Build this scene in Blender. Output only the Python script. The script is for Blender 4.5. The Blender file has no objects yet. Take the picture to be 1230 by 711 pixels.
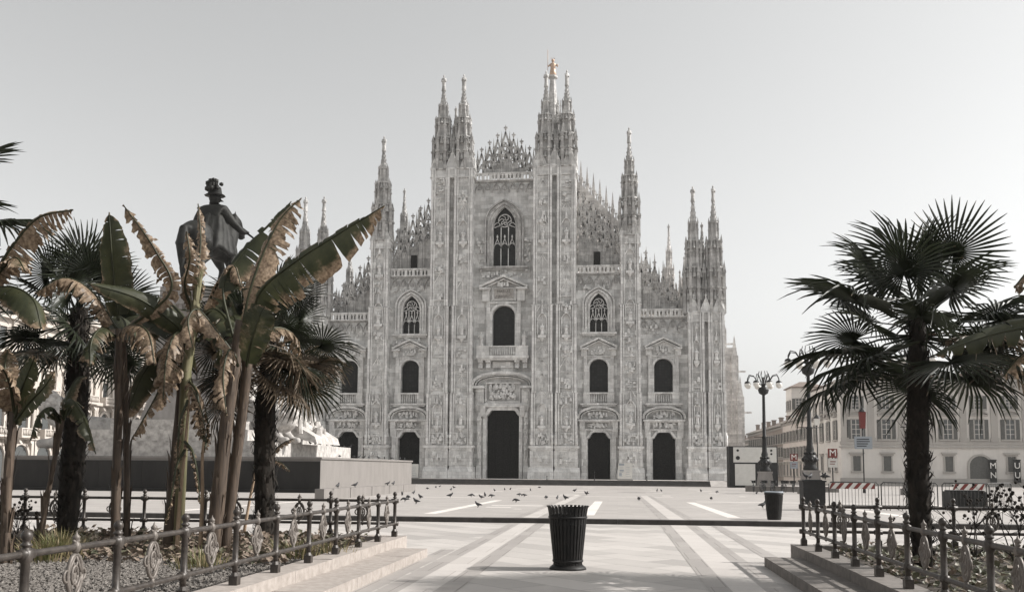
import bpy, bmesh, math, random
from mathutils import Vector, Matrix, Quaternion
rnd = random.Random(7)
R = math.radians
sc = bpy.context.scene
COL = sc.collection

# ------------------------------------------------------------------ camera
F, CX, CY, H = 1104.0, 615.0, 355.5, 1.6
SHIFT = 100.0
def cam_axes(yaw, pitch, roll):
    fw = Vector((-math.sin(yaw)*math.cos(pitch), math.cos(yaw)*math.cos(pitch), math.sin(pitch)))
    rt = Vector((math.cos(yaw), math.sin(yaw), 0)); up = rt.cross(fw)
    c, s = math.cos(roll), math.sin(roll)
    return rt*c+up*s, up*c-rt*s, fw
RT, UP, FW = cam_axes(R(6.56), R(5.5), R(0.4))
cam = bpy.data.cameras.new('camera'); camo = bpy.data.objects.new('camera', cam); COL.objects.link(camo)
cam.sensor_width = 36; cam.lens = 36*F/1230; cam.shift_y = SHIFT/1230; cam.clip_end = 6000; cam.clip_start = 0.05
M = Matrix((RT, UP, -FW)).transposed().to_4x4(); M.translation = (0, 0, H)
camo.matrix_world = M
sc.camera = camo

# ------------------------------------------------------------------ light
SUN_AZ, SUN_EL = 8.0, 38.0          # azimuth measured from +X towards +Y
sdir = Vector((math.cos(R(SUN_EL))*math.cos(R(SUN_AZ)), math.cos(R(SUN_EL))*math.sin(R(SUN_AZ)), math.sin(R(SUN_EL))))
sl = bpy.data.lights.new('sun', 'SUN'); sl.energy = 4.8; sl.angle = R(0.5); sl.color = (1.0, 0.965, 0.925)
so = bpy.data.objects.new('sun', sl); COL.objects.link(so); so.location = (60, 20, 80)
so.rotation_euler = sdir.to_track_quat('Z', 'Y').to_euler()
w = bpy.data.worlds.new('World'); sc.world = w; w.use_nodes = True
nt = w.node_tree; bg = nt.nodes['Background']
sky = nt.nodes.new('ShaderNodeTexSky'); sky.sky_type = 'NISHITA'; sky.sun_disc = False
sky.sun_elevation = R(SUN_EL); sky.sun_rotation = R(90-SUN_AZ); sky.air_density = 1.0; sky.dust_density = 2.0; sky.ozone_density = 1.0
hs = nt.nodes.new('ShaderNodeHueSaturation'); hs.inputs['Saturation'].default_value = 0.06
wb = nt.nodes.new('ShaderNodeMix'); wb.data_type = 'RGBA'; wb.blend_type = 'MULTIPLY'; wb.inputs[0].default_value = 1; wb.inputs[7].default_value = (1.0, 1.0, .985, 1)
nt.links.new(sky.outputs[0], hs.inputs['Color']); nt.links.new(hs.outputs[0], wb.inputs[6]); nt.links.new(wb.outputs[2], bg.inputs[0])
bg.inputs[1].default_value = 0.142
sc.view_settings.view_transform = 'Standard'; sc.view_settings.look = 'None'
sc.view_settings.exposure = 0.36; sc.view_settings.gamma = 1.0

# ------------------------------------------------------------------ helpers
def ray(px, py):
    return RT*((px-CX)/F) + UP*((CY+SHIFT-py)/F) + FW
def at(px, py, Y):
    d = ray(px, py); t = Y/d.y
    return Vector((d.x*t, Y, H+d.z*t))
KERB_Y = 27.0; PAR_Y = 128.0; SL = (0.13+0.76)/(PAR_Y-KERB_Y)
def gz(y):
    if y < KERB_Y: return 0.0
    return max(0.13-SL*(y-KERB_Y), -0.76)
def gnd(px, py, z=None):
    d = ray(px, py); y = 30.0
    for _ in range(30):
        zz = gz(y) if z is None else z
        y = d.y*(zz-H)/d.z
        if y < 0 or y > 400: y = 128
    return Vector((d.x*(y/d.y), y, gz(y) if z is None else z))

def tag(o, label=None, cat=None, group=None, kind=None):
    if label: o['label'] = label
    if cat: o['category'] = cat
    if group: o['group'] = group
    if kind: o['kind'] = kind
    return o
def empty(name, loc=(0, 0, 0), rz=0.0, **k):
    o = bpy.data.objects.new(name, None); COL.objects.link(o)
    o.location = loc; o.rotation_euler = (0, 0, rz); o.empty_display_size = .3
    return tag(o, **k)
def inst(name, mesh, parent=None, loc=(0, 0, 0), rot=(0, 0, 0), s=1.0):
    o = bpy.data.objects.new(name, mesh); COL.objects.link(o)
    if parent: o.parent = parent
    o.location = loc; o.rotation_euler = rot
    o.scale = (s, s, s) if not hasattr(s, '__len__') else s
    return o
def copy_tree(o, parent=None):
    c = o.copy(); COL.objects.link(c); c.parent = parent
    for ch in list(o.children): copy_tree(ch, c)
    return c

class MB:
    def __init__(s): s.v = []; s.f = []; s.sm = []; s.mi = []; s.at = []; s.cur = 0; s.m = None; s.dry = 0.0
    def add(s, vs, fs, sm=False, at=None):
        n = len(s.v)
        if s.m is not None: vs = [tuple(s.m @ Vector(p)) for p in vs]
        s.v += [tuple(p) for p in vs]
        s.at += at if at else [s.dry]*len(vs)
        for f in fs: s.f.append([i+n for i in f]); s.sm.append(sm); s.mi.append(s.cur)
    def box(s, x0, x1, y0, y1, z0, z1):
        s.add([(x0,y0,z0),(x1,y0,z0),(x1,y1,z0),(x0,y1,z0),(x0,y0,z1),(x1,y0,z1),(x1,y1,z1),(x0,y1,z1)],
              [(3,2,1,0),(4,5,6,7),(0,1,5,4),(1,2,6,5),(2,3,7,6),(3,0,4,7)])
    def taper(s, x0, x1, y0, y1, z0, z1, dx, dy0, dy1=0):   # box whose top is inset
        s.add([(x0,y0,z0),(x1,y0,z0),(x1,y1,z0),(x0,y1,z0),(x0+dx,y0+dy0,z1),(x1-dx,y0+dy0,z1),(x1-dx,y1-dy1,z1),(x0+dx,y1-dy1,z1)],
              [(3,2,1,0),(4,5,6,7),(0,1,5,4),(1,2,6,5),(2,3,7,6),(3,0,4,7)])
    def prism(s, poly, y0, y1):      # polygon in x,z extruded in y
        n = len(poly); vs = [(x, y0, z) for x, z in poly]+[(x, y1, z) for x, z in poly]
        s.add(vs, [list(range(n)), list(range(2*n-1, n-1, -1))]+[(i+n, (i+1) % n+n, (i+1) % n, i) for i in range(n)])
    def frus(s, cx, cy, z0, z1, r0, r1, n=8, ph=None, sm=False):
        ph = math.pi/n if ph is None else ph
        vs = []
        for z, r in ((z0, r0), (z1, r1)):
            for i in range(n):
                a = ph+2*math.pi*i/n; vs.append((cx+r*math.cos(a), cy+r*math.sin(a), z))
        s.add(vs, [(i, (i+1) % n, (i+1) % n+n, i+n) for i in range(n)]+[list(range(n))[::-1], list(range(n, 2*n))], sm)
    def lathe(s, prof, cx=0, cy=0, n=10, sm=True, sx=1, sy=1):
        vs = []; k = len(prof)
        for r, z in prof:
            for i in range(n):
                a = 2*math.pi*i/n; vs.append((cx+sx*r*math.cos(a), cy+sy*r*math.sin(a), z))
        fs = [(j*n+i, j*n+(i+1) % n, (j+1)*n+(i+1) % n, (j+1)*n+i) for j in range(k-1) for i in range(n)]
        fs += [list(range(n))[::-1], list(range((k-1)*n, k*n))]
        s.add(vs, fs, sm)
    def ball(s, c, r, n=8, sx=1, sy=1, sz=1):
        m = n//2+1
        s.m0 = s.m
        T = Matrix.Translation(c) @ Matrix.Diagonal((sx, sy, sz, 1))
        s.m = (s.m0 @ T) if s.m0 is not None else T
        s.lathe([(max(r*math.sin(math.pi*j/m), .001*r), -r*math.cos(math.pi*j/m)) for j in range(m+1)], n=n)
        s.m = s.m0
    def tube(s, pts, rad, n=6, sm=True, at=None):
        P = [Vector(p) for p in pts]; k = len(P)
        if not hasattr(rad, '__len__'): rad = [rad]*k
        vs = []; prev = None
        for i in range(k):
            t = (P[min(i+1, k-1)]-P[max(i-1, 0)]).normalized()
            if prev is None:
                a = Vector((0, 0, 1)) if abs(t.z) < .9 else Vector((1, 0, 0))
                prev = t.cross(a).normalized()
            prev = (prev-t*prev.dot(t)).normalized(); b = t.cross(prev)
            for j in range(n):
                an = 2*math.pi*j/n
                vs.append(P[i]+(prev*math.cos(an)+b*math.sin(an))*rad[i])
        fs = [(i*n+j, i*n+(j+1) % n, (i+1)*n+(j+1) % n, (i+1)*n+j) for i in range(k-1) for j in range(n)]
        fs += [list(range(n))[::-1], list(range((k-1)*n, k*n))]
        s.add(vs, fs, sm)
    def bar(s, p, q, t, y0, y1):     # flat bar in the x,z plane between p and q
        a = Vector(p); b = Vector(q); d = (b-a).normalized(); nn = Vector((-d.y, d.x))*t/2
        s.prism([tuple(a+nn), tuple(a-nn), tuple(b-nn), tuple(b+nn)], y0, y1)
    def polybar(s, pts, t, y0, y1):  # a bent bar (mould) along points in x,z
        n = len(pts); P = [Vector(p) for p in pts]; L = []; Q = []
        for i in range(n):
            d = (P[min(i+1, n-1)]-P[max(i-1, 0)]).normalized(); nn = Vector((-d.y, d.x))*t/2
            L.append(P[i]+nn); Q.append(P[i]-nn)
        for i in range(n-1):
            s.prism([tuple(L[i]), tuple(Q[i]), tuple(Q[i+1]), tuple(L[i+1])], y0, y1)
    def mesh(s, name, mats):
        me = bpy.data.meshes.new(name); me.from_pydata(s.v, [], s.f)
        if not isinstance(mats, (list, tuple)): mats = [mats]
        for m in mats: me.materials.append(m)
        me.polygons.foreach_set('use_smooth', s.sm)
        me.polygons.foreach_set('material_index', s.mi)
        if any(s.at):
            a = me.attributes.new('dry', 'FLOAT', 'POINT'); a.data.foreach_set('value', s.at)
        bm = bmesh.new(); bm.from_mesh(me); bmesh.ops.recalc_face_normals(bm, faces=bm.faces); bm.to_mesh(me); bm.free()
        me.update(); return me
    def build(s, name, mats, parent=None, loc=(0, 0, 0)):
        return inst(name, s.mesh(name, mats), parent, loc)

def pane_mesh(outer, holes, depth):
    """flat plate in x,z with holes, y from 0 to depth"""
    cu = bpy.data.curves.new('c', 'CURVE'); cu.dimensions = '2D'; cu.fill_mode = 'BOTH'; cu.extrude = depth/2
    for poly in [outer]+holes:
        sp = cu.splines.new('POLY'); sp.points.add(len(poly)-1)
        for p, (x, z) in zip(sp.points, poly): p.co = (x, z, 0, 1)
        sp.use_cyclic_u = True
    o = bpy.data.objects.new('c', cu); COL.objects.link(o)
    me = bpy.data.meshes.new_from_object(o.evaluated_get(bpy.context.evaluated_depsgraph_get()))
    bpy.data.objects.remove(o); bpy.data.curves.remove(cu)
    me.transform(Matrix.Translation((0, depth/2, 0)) @ Matrix.Rotation(R(90), 4, 'X'))
    return me
def plate(name, outer, holes, depth, mat, parent, loc=(0, 0, 0)):
    me = pane_mesh(outer, holes, depth); me.name = name; me.materials.clear(); me.materials.append(mat)
    for p in me.polygons: p.use_smooth = False
    return inst(name, me, parent, loc)
def text_mesh(txt, size, mat, ext=.01, align='CENTER'):
    cu = bpy.data.curves.new('t', 'FONT'); cu.body = txt; cu.size = size; cu.align_x = align; cu.align_y = 'CENTER'; cu.extrude = ext; cu.resolution_u = 3
    o = bpy.data.objects.new('t', cu); COL.objects.link(o)
    me = bpy.data.meshes.new_from_object(o.evaluated_get(bpy.context.evaluated_depsgraph_get()))
    bpy.data.objects.remove(o); bpy.data.curves.remove(cu)
    me.materials.clear(); me.materials.append(mat); me.name = 'lettering'
    for p in me.polygons: p.material_index = 0
    me.transform(Matrix.Rotation(R(90), 4, 'X'))
    return me
def skin_mesh(name, pts, edges, rad, mat, sub=1, root=0):
    me = bpy.data.meshes.new(name); me.from_pydata(pts, edges, [])
    o = bpy.data.objects.new(name, me); COL.objects.link(o)
    m = o.modifiers.new('s', 'SKIN'); m.use_smooth_shade = True
    for i, r in enumerate(rad):
        d = me.skin_vertices[0].data[i]
        d.radius = r if hasattr(r, '__len__') else (r, r); d.use_root = (i == root)
    m2 = o.modifiers.new('u', 'SUBSURF'); m2.levels = sub; m2.render_levels = sub
    out = bpy.data.meshes.new_from_object(o.evaluated_get(bpy.context.evaluated_depsgraph_get()))
    bpy.data.objects.remove(o); bpy.data.meshes.remove(me)
    out.name = name; out.materials.clear(); out.materials.append(mat); return out

def blob_mesh(name, mb, voxel, mat, it=8):
    o = mb.build(name, mat); m = o.modifiers.new('r', 'REMESH'); m.mode = 'VOXEL'; m.voxel_size = voxel; m.use_smooth_shade = True
    m2 = o.modifiers.new('s', 'SMOOTH'); m2.iterations = it; m2.factor = .5
    out = bpy.data.meshes.new_from_object(o.evaluated_get(bpy.context.evaluated_depsgraph_get())); me = o.data
    bpy.data.objects.remove(o); bpy.data.meshes.remove(me); out.name = name; out.materials.clear(); out.materials.append(mat); return out

# ------------------------------------------------------------------ materials
def mat(name, col, rough=.7, metal=0.0, spec=.3):
    m = bpy.data.materials.new(name); m.use_nodes = True
    b = m.node_tree.nodes['Principled BSDF']
    b.inputs['Base Color'].default_value = (*col, 1); b.inputs['Roughness'].default_value = rough
    b.inputs['Metallic'].default_value = metal; b.inputs['Specular IOR Level'].default_value = spec
    return m
class N:
    def __init__(s, m): s.t = m.node_tree; s.b = s.t.nodes['Principled BSDF']
    def n(s, typ, **k):
        x = s.t.nodes.new('ShaderNode'+typ)
        for a, v in k.items():
            if a.startswith('i_'): x.inputs[a[2:].replace('_', ' ')].default_value = v
            else: setattr(x, a, v)
        return x
    def l(s, a, b): s.t.links.new(a, b)
    def ramp(s, fac, stops):
        r = s.n('ValToRGB'); e = r.color_ramp.elements
        while len(e) < len(stops): e.new(.5)
        for x, (p, c) in zip(e, stops): x.position = p; x.color = (*c, 1) if hasattr(c, '__len__') else (c, c, c, 1)
        s.l(fac, r.inputs[0]); return r.outputs[0]
    def mix(s, a, b, fac, mode='MIX'):
        x = s.n('Mix', data_type='RGBA', blend_type=mode)
        for sock, v in ((x.inputs[0], fac), (x.inputs[6], a), (x.inputs[7], b)):
            if hasattr(v, 'is_output'): s.l(v, sock)
            elif hasattr(v, '__len__'): sock.default_value = (*v, 1)
            else: sock.default_value = v
        return x.outputs[2]
    def noise(s, vec, scale, detail=4, rough=.6):
        x = s.n('TexNoise'); x.inputs['Scale'].default_value = scale; x.inputs['Detail'].default_value = detail; x.inputs['Roughness'].default_value = rough
        if vec is not None: s.l(vec, x.inputs['Vector'])
        return x.outputs['Fac']
    def coord(s, which='Object'):
        if which == 'Geo': return s.n('NewGeometry').outputs['Position']
        return s.n('TexCoord').outputs[which]
    def scale(s, vec, sc_):
        x = s.n('Mapping'); x.inputs['Scale'].default_value = sc_; s.l(vec, x.inputs[0]); return x.outputs[0]
    def wallvec(s, vec):      # (x+y, z)
        a = s.n('SeparateXYZ'); s.l(vec, a.inputs[0]); b = s.n('Math', operation='ADD'); s.l(a.outputs[0], b.inputs[0]); s.l(a.outputs[1], b.inputs[1])
        c = s.n('CombineXYZ'); s.l(b.outputs[0], c.inputs[0]); s.l(a.outputs[2], c.inputs[1]); return c.outputs[0]
    def bump(s, hgt, strength, dist=.05):
        x = s.n('Bump'); x.inputs['Strength'].default_value = strength; x.inputs['Distance'].default_value = dist
        s.l(hgt, x.inputs['Height']); s.l(x.outputs[0], s.b.inputs['Normal'])
    def col(s, c): s.l(c, s.b.inputs['Base Color'])

def marble(name, c1, c2, dark, bw=1.5, bh=.62, stain=.55, bump=.5):
    m = mat(name, c1, .75); g = N(m); P = g.coord('Geo'); W = g.wallvec(P)
    br = g.n('TexBrick', offset=.5); g.l(W, br.inputs[0])
    br.inputs['Color1'].default_value = (*c1, 1); br.inputs['Color2'].default_value = (*c2, 1); br.inputs['Mortar'].default_value = (*[x*.62 for x in c1], 1)
    br.inputs['Scale'].default_value = 1; br.inputs['Mortar Size'].default_value = .012; br.inputs['Brick Width'].default_value = bw; br.inputs['Row Height'].default_value = bh; br.inputs['Bias'].default_value = -.15
    n1 = g.noise(P, .9, 6, .7); n2 = g.noise(g.scale(P, (1.6, 1.6, .22)), 1.3, 5, .65); n3 = g.noise(P, 6, 3, .7)
    b2 = g.n('TexBrick', offset=.37); g.l(W, b2.inputs[0])
    b2.inputs['Color1'].default_value = (1, 1, 1, 1); b2.inputs['Color2'].default_value = (.28, .28, .28, 1); b2.inputs['Mortar'].default_value = (.6, .6, .6, 1)
    b2.inputs['Scale'].default_value = 1; b2.inputs['Mortar Size'].default_value = .0; b2.inputs['Brick Width'].default_value = bw*.73; b2.inputs['Row Height'].default_value = bh*2; b2.inputs['Bias'].default_value = .1
    c = g.mix(br.outputs[0], b2.outputs[0], .42, 'MULTIPLY')
    c = g.mix(c, dark, g.ramp(n1, [(.48, 0), (.74, stain)]))
    c = g.mix(c, [x*.6 for x in dark], g.ramp(n2, [(.53, 0), (.78, stain)]))
    c = g.mix(c, (.9, .86, .82), g.ramp(n3, [(.5, 0), (.85, .35)]))
    g.col(c)
    mx = g.mix(n3, br.outputs['Fac'], .3); g.bump(mx, bump*1.2, .08)
    return m
MAR = marble('facade_marble', (.90, .895, .88), (.56, .553, .54), (.15, .148, .145), stain=.52)
MAR2 = marble('pale_marble', (.90, .893, .875), (.74, .73, .715), (.22, .216, .21), .8, .5, .36)
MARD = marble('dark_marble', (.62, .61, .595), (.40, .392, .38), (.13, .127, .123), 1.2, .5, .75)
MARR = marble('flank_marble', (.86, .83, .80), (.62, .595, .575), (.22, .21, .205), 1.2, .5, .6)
def glassy():
    m = mat('leaded_glass', (.025, .026, .026), .5, 0, .2); g = N(m); P = g.coord('Geo')
    br = g.n('TexBrick', offset=0.0); g.l(g.wallvec(P), br.inputs[0])
    br.inputs['Color1'].default_value = (.010, .0105, .0105, 1); br.inputs['Color2'].default_value = (.024, .025, .024, 1); br.inputs['Mortar'].default_value = (.012, .012, .012, 1)
    br.inputs['Scale'].default_value = 1; br.inputs['Brick Width'].default_value = .42; br.inputs['Row Height'].default_value = .42; br.inputs['Mortar Size'].default_value = .05
    g.col(br.outputs[0]); return m
GLASS = glassy()
def bronze_door():
    m = mat('bronze_door', (.03, .03, .028), .75, 0, .12); g = N(m); P = g.coord('Geo')
    n = g.noise(P, 5, 4); g.col(g.ramp(n, [(.35, (.007, .007, .007)), (.7, (.026, .025, .023))])); g.bump(n, .6, .05); return m
DOOR = bronze_door()
def noisy(name, c1, c2, scale=3, rough=.8, bump=.3, metal=0, stretch=None, dist=.02, spec=.3, lo=.35, hi=.68):
    m = mat(name, c1, rough, metal, spec); g = N(m); P = g.coord('Object')
    if stretch: P = g.scale(P, stretch)
    n = g.noise(P, scale, 5, .65); g.col(g.ramp(n, [(lo, c1), (hi, c2)]))
    if bump: g.bump(n, bump, dist)
    return m
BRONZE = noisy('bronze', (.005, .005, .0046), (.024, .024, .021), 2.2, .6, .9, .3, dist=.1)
GOLD = noisy('gilded_copper', (.50, .36, .27), (.40, .28, .20), 2, .4, .2, .3)
IRONL = noisy('sunlit_iron', (.17, .15, .134), (.10, .088, .078), 14, .5, .3, .2, dist=.004)  # fence iron lightened: sunlight on the medallions put into the colour
IRON = noisy('painted_iron', (.030, .025, .0215), (.07, .059, .051), 14, .42, .3, .2, dist=.004, spec=.45)
IRONB = noisy('black_iron', (.012, .012, .012), (.03, .03, .03), 9, .45, .2, .3, dist=.004)
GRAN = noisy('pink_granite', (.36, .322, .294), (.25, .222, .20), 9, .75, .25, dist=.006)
GRAND = noisy('grey_granite', (.205, .19, .178), (.165, .153, .143), 1.2, .7, .15, stretch=(1, 1, .3))
WHITEST = noisy('white_stone', (.50, .475, .45), (.24, .226, .212), 2.2, .8, .4, dist=.05)
SOIL = noisy('soil', (.045, .038, .032), (.085, .072, .06), 7, .95, .8, dist=.05)
BINM = noisy('bin_iron', (.008, .0078, .0075), (.019, .0175, .0165), 9, .55, .2, 0, dist=.003, spec=.25)

def paving(name, c1, c2, mort, bw, bh, rot=0.0, ms=.008, stain=.25):
    m = mat(name, c1, .62, 0, .35); g = N(m); P = g.coord('Geo')
    mp = g.n('Mapping'); mp.inputs['Rotation'].default_value = (0, 0, rot); g.l(P, mp.inputs[0])
    br = g.n('TexBrick', offset=.5); g.l(mp.outputs[0], br.inputs[0])
    br.inputs['Color1'].default_value = (*c1, 1); br.inputs['Color2'].default_value = (*c2, 1); br.inputs['Mortar'].default_value = (*mort, 1)
    br.inputs['Scale'].default_value = 1; br.inputs['Brick Width'].default_value = bw; br.inputs['Row Height'].default_value = bh; br.inputs['Mortar Size'].default_value = ms; br.inputs['Bias'].default_value = -.2
    n1 = g.noise(P, .45, 6, .7); n2 = g.noise(P, 7, 5, .7); n3 = g.noise(P, 60, 3, .6)
    c = g.mix(br.outputs[0], [x*.55 for x in c1], g.ramp(n1, [(.45, 0), (.8, stain*1.6)]))
    c = g.mix(c, [x*.5 for x in c1], g.ramp(n2, [(.52, 0), (.8, stain)]))
    c = g.mix(c, [min(x*1.25, .8) for x in c1], g.ramp(n3, [(.5, 0), (.8, .3)]))
    g.col(c); g.bump(g.mix(n3, br.outputs['Fac'], .5), .25, .004); return m
DARKFR = noisy('shaded_front', (.03, .0285, .0275), (.042, .04, .038), 1.2, .85, .1, stretch=(1, 1, .3), spec=.08)  # near-black stone with the shade of the platform front put into its colour
PEDST = noisy('pedestal_granite', (.30, .28, .265), (.19, .178, .168), .8, .8, .3, stretch=(1, 1, .4), dist=.05)
GRANS = noisy('shaded_granite', (.21, .19, .175), (.13, .12, .11), 7, .8, .3, dist=.006)  # darker copy of the bed granite, shade painted into its colour
PAVE = paving('pale_paving', (.455, .427, .402), (.275, .258, .244), (.14, .13, .122), 1.4, .7, R(45), .007)
PAVE2 = paving('piazza_paving', (.37, .345, .325), (.29, .27, .254), (.30, .27, .25), 1.0, .5, 0)
BANDL = paving('light_band', (.47, .44, .415), (.41, .383, .36), (.30, .27, .25), 5, 1.1, 0)
BANDD = paving('dark_band', (.325, .302, .284), (.265, .246, .231), (.17, .155, .145), .42, 1.3, 0)
WHITEB = paving('white_marble_band', (.64, .60, .565), (.56, .525, .49), (.42, .39, .36), 5, 1.4, 0, stain=.12)
FARG = paving('far_ground', (.36, .33, .31), (.33, .30, .28), (.30, .27, .25), 2, 1, 0)
# ------------------------------------------------------------------ ground
def struct(name, mb, m): return tag(mb.build(name, m), kind='structure')
b = MB(); b.add([(-1500, -300, -1.2), (1500, -300, -1.2), (1500, 1500, -1.2), (-1500, 1500, -1.2)], [(0, 1, 2, 3)]); struct('ground', b, FARG)
b = MB(); b.box(-70, 70, -30, KERB_Y, -.5, 0); struct('pavement', b, PAVE)
b = MB()
b.add([(-140, KERB_Y+.4, .13), (140, KERB_Y+.4, .13), (140, PAR_Y, -.76), (-140, PAR_Y, -.76), (140, 420, -.76), (-140, 420, -.76)], [(0, 1, 2, 3), (3, 2, 4, 5)])
struct('piazza_paving', b, PAVE2)
b = MB()
for i in range(70):                     # kerb stones, slightly uneven
    x = -70+i*2.0; e = rnd.uniform(-.006, .006)
    b.box(x+.003, x+1.997, KERB_Y+e, KERB_Y+.41, -.3, .135+rnd.uniform(-.004, .004))
struct('kerb', b, noisy('kerb_stone', (.06, .055, .051), (.035, .032, .030), 3, .8, .3))
def strip(x0, x1, y0, y1, lift, mb):
    n = max(2, int((y1-y0)/4)); vs = []
    for i in range(n+1):
        y = y0+(y1-y0)*i/n; z = (gz(max(y, KERB_Y+.41)) if y0 > KERB_Y else 0)+lift
        vs += [(x0, y, z), (x1, y, z)]
    mb.add(vs, [(2*i, 2*i+1, 2*i+3, 2*i+2) for i in range(n)])
d_, l_, w_ = MB(), MB(), MB()
for c in (-2.6, 1.72):
    strip(c-.52, c-.22, -20, KERB_Y-.01, .004, d_); strip(c-.22, c+.22, -20, KERB_Y-.01, .004, l_); strip(c+.22, c+.52, -20, KERB_Y-.01, .004, d_)
    strip(c-.52, c-.22, KERB_Y+.42, 62, .004, d_); strip(c-.22, c+.22, KERB_Y+.42, 62, .004, l_); strip(c+.22, c+.52, KERB_Y+.42, 62, .004, d_)
for i in range(9):                      # dark bands along the planter kerbs
    pass
strip(-3.45, -3.16, 1, 18, .004, d_)
strip(3.0-.36, 3.0-.08, 17.5, KERB_Y-.01, .004, d_)
for x in (-14.5, -6.05, -.95, 3.6, 9.5, 15): strip(x-.2, x+.2, 29.5 if x != -.95 else 30, 47, .004, w_)
for x0, x1, y in ((-5.3, -1.2, 38.6), (-5.2, -4.2, 36.2), (-14, -7, 52), (-5.8, 3.4, 58), (4, 14, 48)):
    strip(x0, x1, y, y+.5 if y > 40 else y+.62, .004, w_)
for k in range(5):
    for x in (-10, -3.5, 2.6, 7.5): strip(x+rnd.uniform(-.5, .5), x+.9, 62+k*11, 63.3+k*11, .004, w_)
for k in range(4): strip(-3.9+k*.95, -3.6+k*.95, 34.6, 34.9, .004, w_)
struct('paving_band', d_, BANDD); struct('paving_strip', l_, BANDL); struct('marble_band', w_, WHITEB)
# the raised parvis in front of the cathedral
b = MB()
px0, px1 = -75, 12.6
for i in range(5): b.box(px0-i*.3, px1-.0, PAR_Y-(4-i)*.0+i*.33, 190, -.76+i*.152 if i else -1.1, -.76+(i+1)*.152)
struct('parvis_steps', b, noisy('parvis_stone', (.10, .094, .089), (.065, .061, .058), 1.1, .8, .2))
b = MB(); b.box(px0, px1-.002, PAR_Y+1.33, 189, -.01, .005); struct('parvis_paving', b, WHITEB)
b = MB(); b.add([(px1+.002, PAR_Y+.2, -.755), (px1+4.6, PAR_Y+3, -.755), (px1+4.6, 175, -.755), (px1+.002, 175, -.755), (px1+.002, PAR_Y+2, 0.0), (px1+2.2, PAR_Y+4, 0.0), (px1+2.2, 175, 0.0), (px1+.002, 175, 0.0)],
    [(0, 1, 5, 4), (1, 2, 6, 5), (4, 5, 6, 7), (2, 3, 7, 6)]); struct('parvis_ramp', b, noisy('ramp_stone', (.30, .28, .265), (.24, .225, .212), 1.1, .8, .2))

# ------------------------------------------------------------------ cathedral
CAT = empty('cathedral', (-17.2, 138, 0), label='grey marble Gothic cathedral with tall pinnacles behind the empty square', cat='cathedral')
def arch_pts(u, hw, z0, zs, rise, n=9, pointed=False):
    """opening outline: jambs from z0 to zs, arch above"""
    p = [(u-hw, z0)]
    if pointed:
        Rr = (hw*hw+rise*rise)/(2*hw)
        L = []
        a1 = math.atan2(rise, Rr-hw)
        for i in range(n+1):
            a = a1*i/n; L.append((u-hw+Rr-Rr*math.cos(a), zs+Rr*math.sin(a)))
        p += L+[(2*u-x, z) for x, z in reversed(L[:-1])]
    else:
        for i in range(2*n+1):
            a = math.pi*(1-i/(2*n)); p.append((u+hw*math.cos(a), zs+rise*math.sin(a)))
    p.append((u+hw, z0)); return p
def chamf(u, hw, z0, z1, c): return [(u-hw, z0), (u-hw, z1-c), (u-hw+c*.28, z1-c*.85), (u-hw+c*.7, z1-c*.15), (u-hw+c, z1), (u+hw-c, z1), (u+hw-c*.7, z1-c*.15), (u+hw-c*.28, z1-c*.85), (u+hw, z1-c), (u+hw, z0)]
SIDE = (-14.45, 14.45); OUT = (-24.05, 24.05)
OP = {}
holes = [chamf(0, 2.45, 0.02, 10.35, .9), arch_pts(0, 1.7, 19.95, 24.7, 1.6), arch_pts(0, 1.72, 32.4, 38.6, 3.2, pointed=True)]
for u in SIDE+OUT:
    holes += [chamf(u, 1.67, .02, 7.0, 1.0), arch_pts(u, 1.37, 12.95, 16.7, 1.3)]
for u in SIDE: holes.append(arch_pts(u, 1.33, 22.1, 25.7, 2.35, pointed=True))
outer = [(-32, 0), (32, 0), (32, 24.4), (20.8, 24.4), (20.8, 31), (11, 31), (11, 46), (-11, 46), (-11, 31), (-20.8, 31), (-20.8, 24.4), (-32, 24.4)]
plate('facade_wall', outer, holes, 1.4, MAR, CAT)

def surround(mb, pts, t, proj, y=0.0):
    mb.polybar(pts, t, y-proj, y+.1)
def off(pts, u, k, z=0):
    return [(u+(x-u)*k, zz+(z if 0 < i < len(pts)-1 else 0)) for i, (x, zz) in enumerate(pts)]
# statues
def statue_mesh(seed, h=1.9, m=None):
    r = random.Random(seed); b = MB()
    p = [(.30, 0), (.33, .06), (.29, .3), (.25, .7), (.30, 1.0), (.27, 1.15), (.33, 1.42), (.29, 1.52), (.11, 1.58), (.10, 1.64)]
    b.lathe([(a*(1+r.uniform(-.1, .1)), z) for a, z in p], n=8, sy=.75)
    b.ball((0, 0, 1.77), .15, 8, .9, 1, 1.15)
    for s in (-1, 1):
        e = r.uniform(0, .5); b.tube([(s*.24, 0, 1.46), (s*.31, -.1, 1.15), (s*(.12+.1*e), -.32, 1.1+e*.4)], [.11, .09, .07], 6)
    me = b.mesh('statue', m or MAR2); me.transform(Matrix.Scale(h/1.93, 4)); return me
STAT = [statue_mesh(k) for k in range(3)]
STATD = [statue_mesh(k+5, m=MARD) for k in range(2)]

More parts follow.
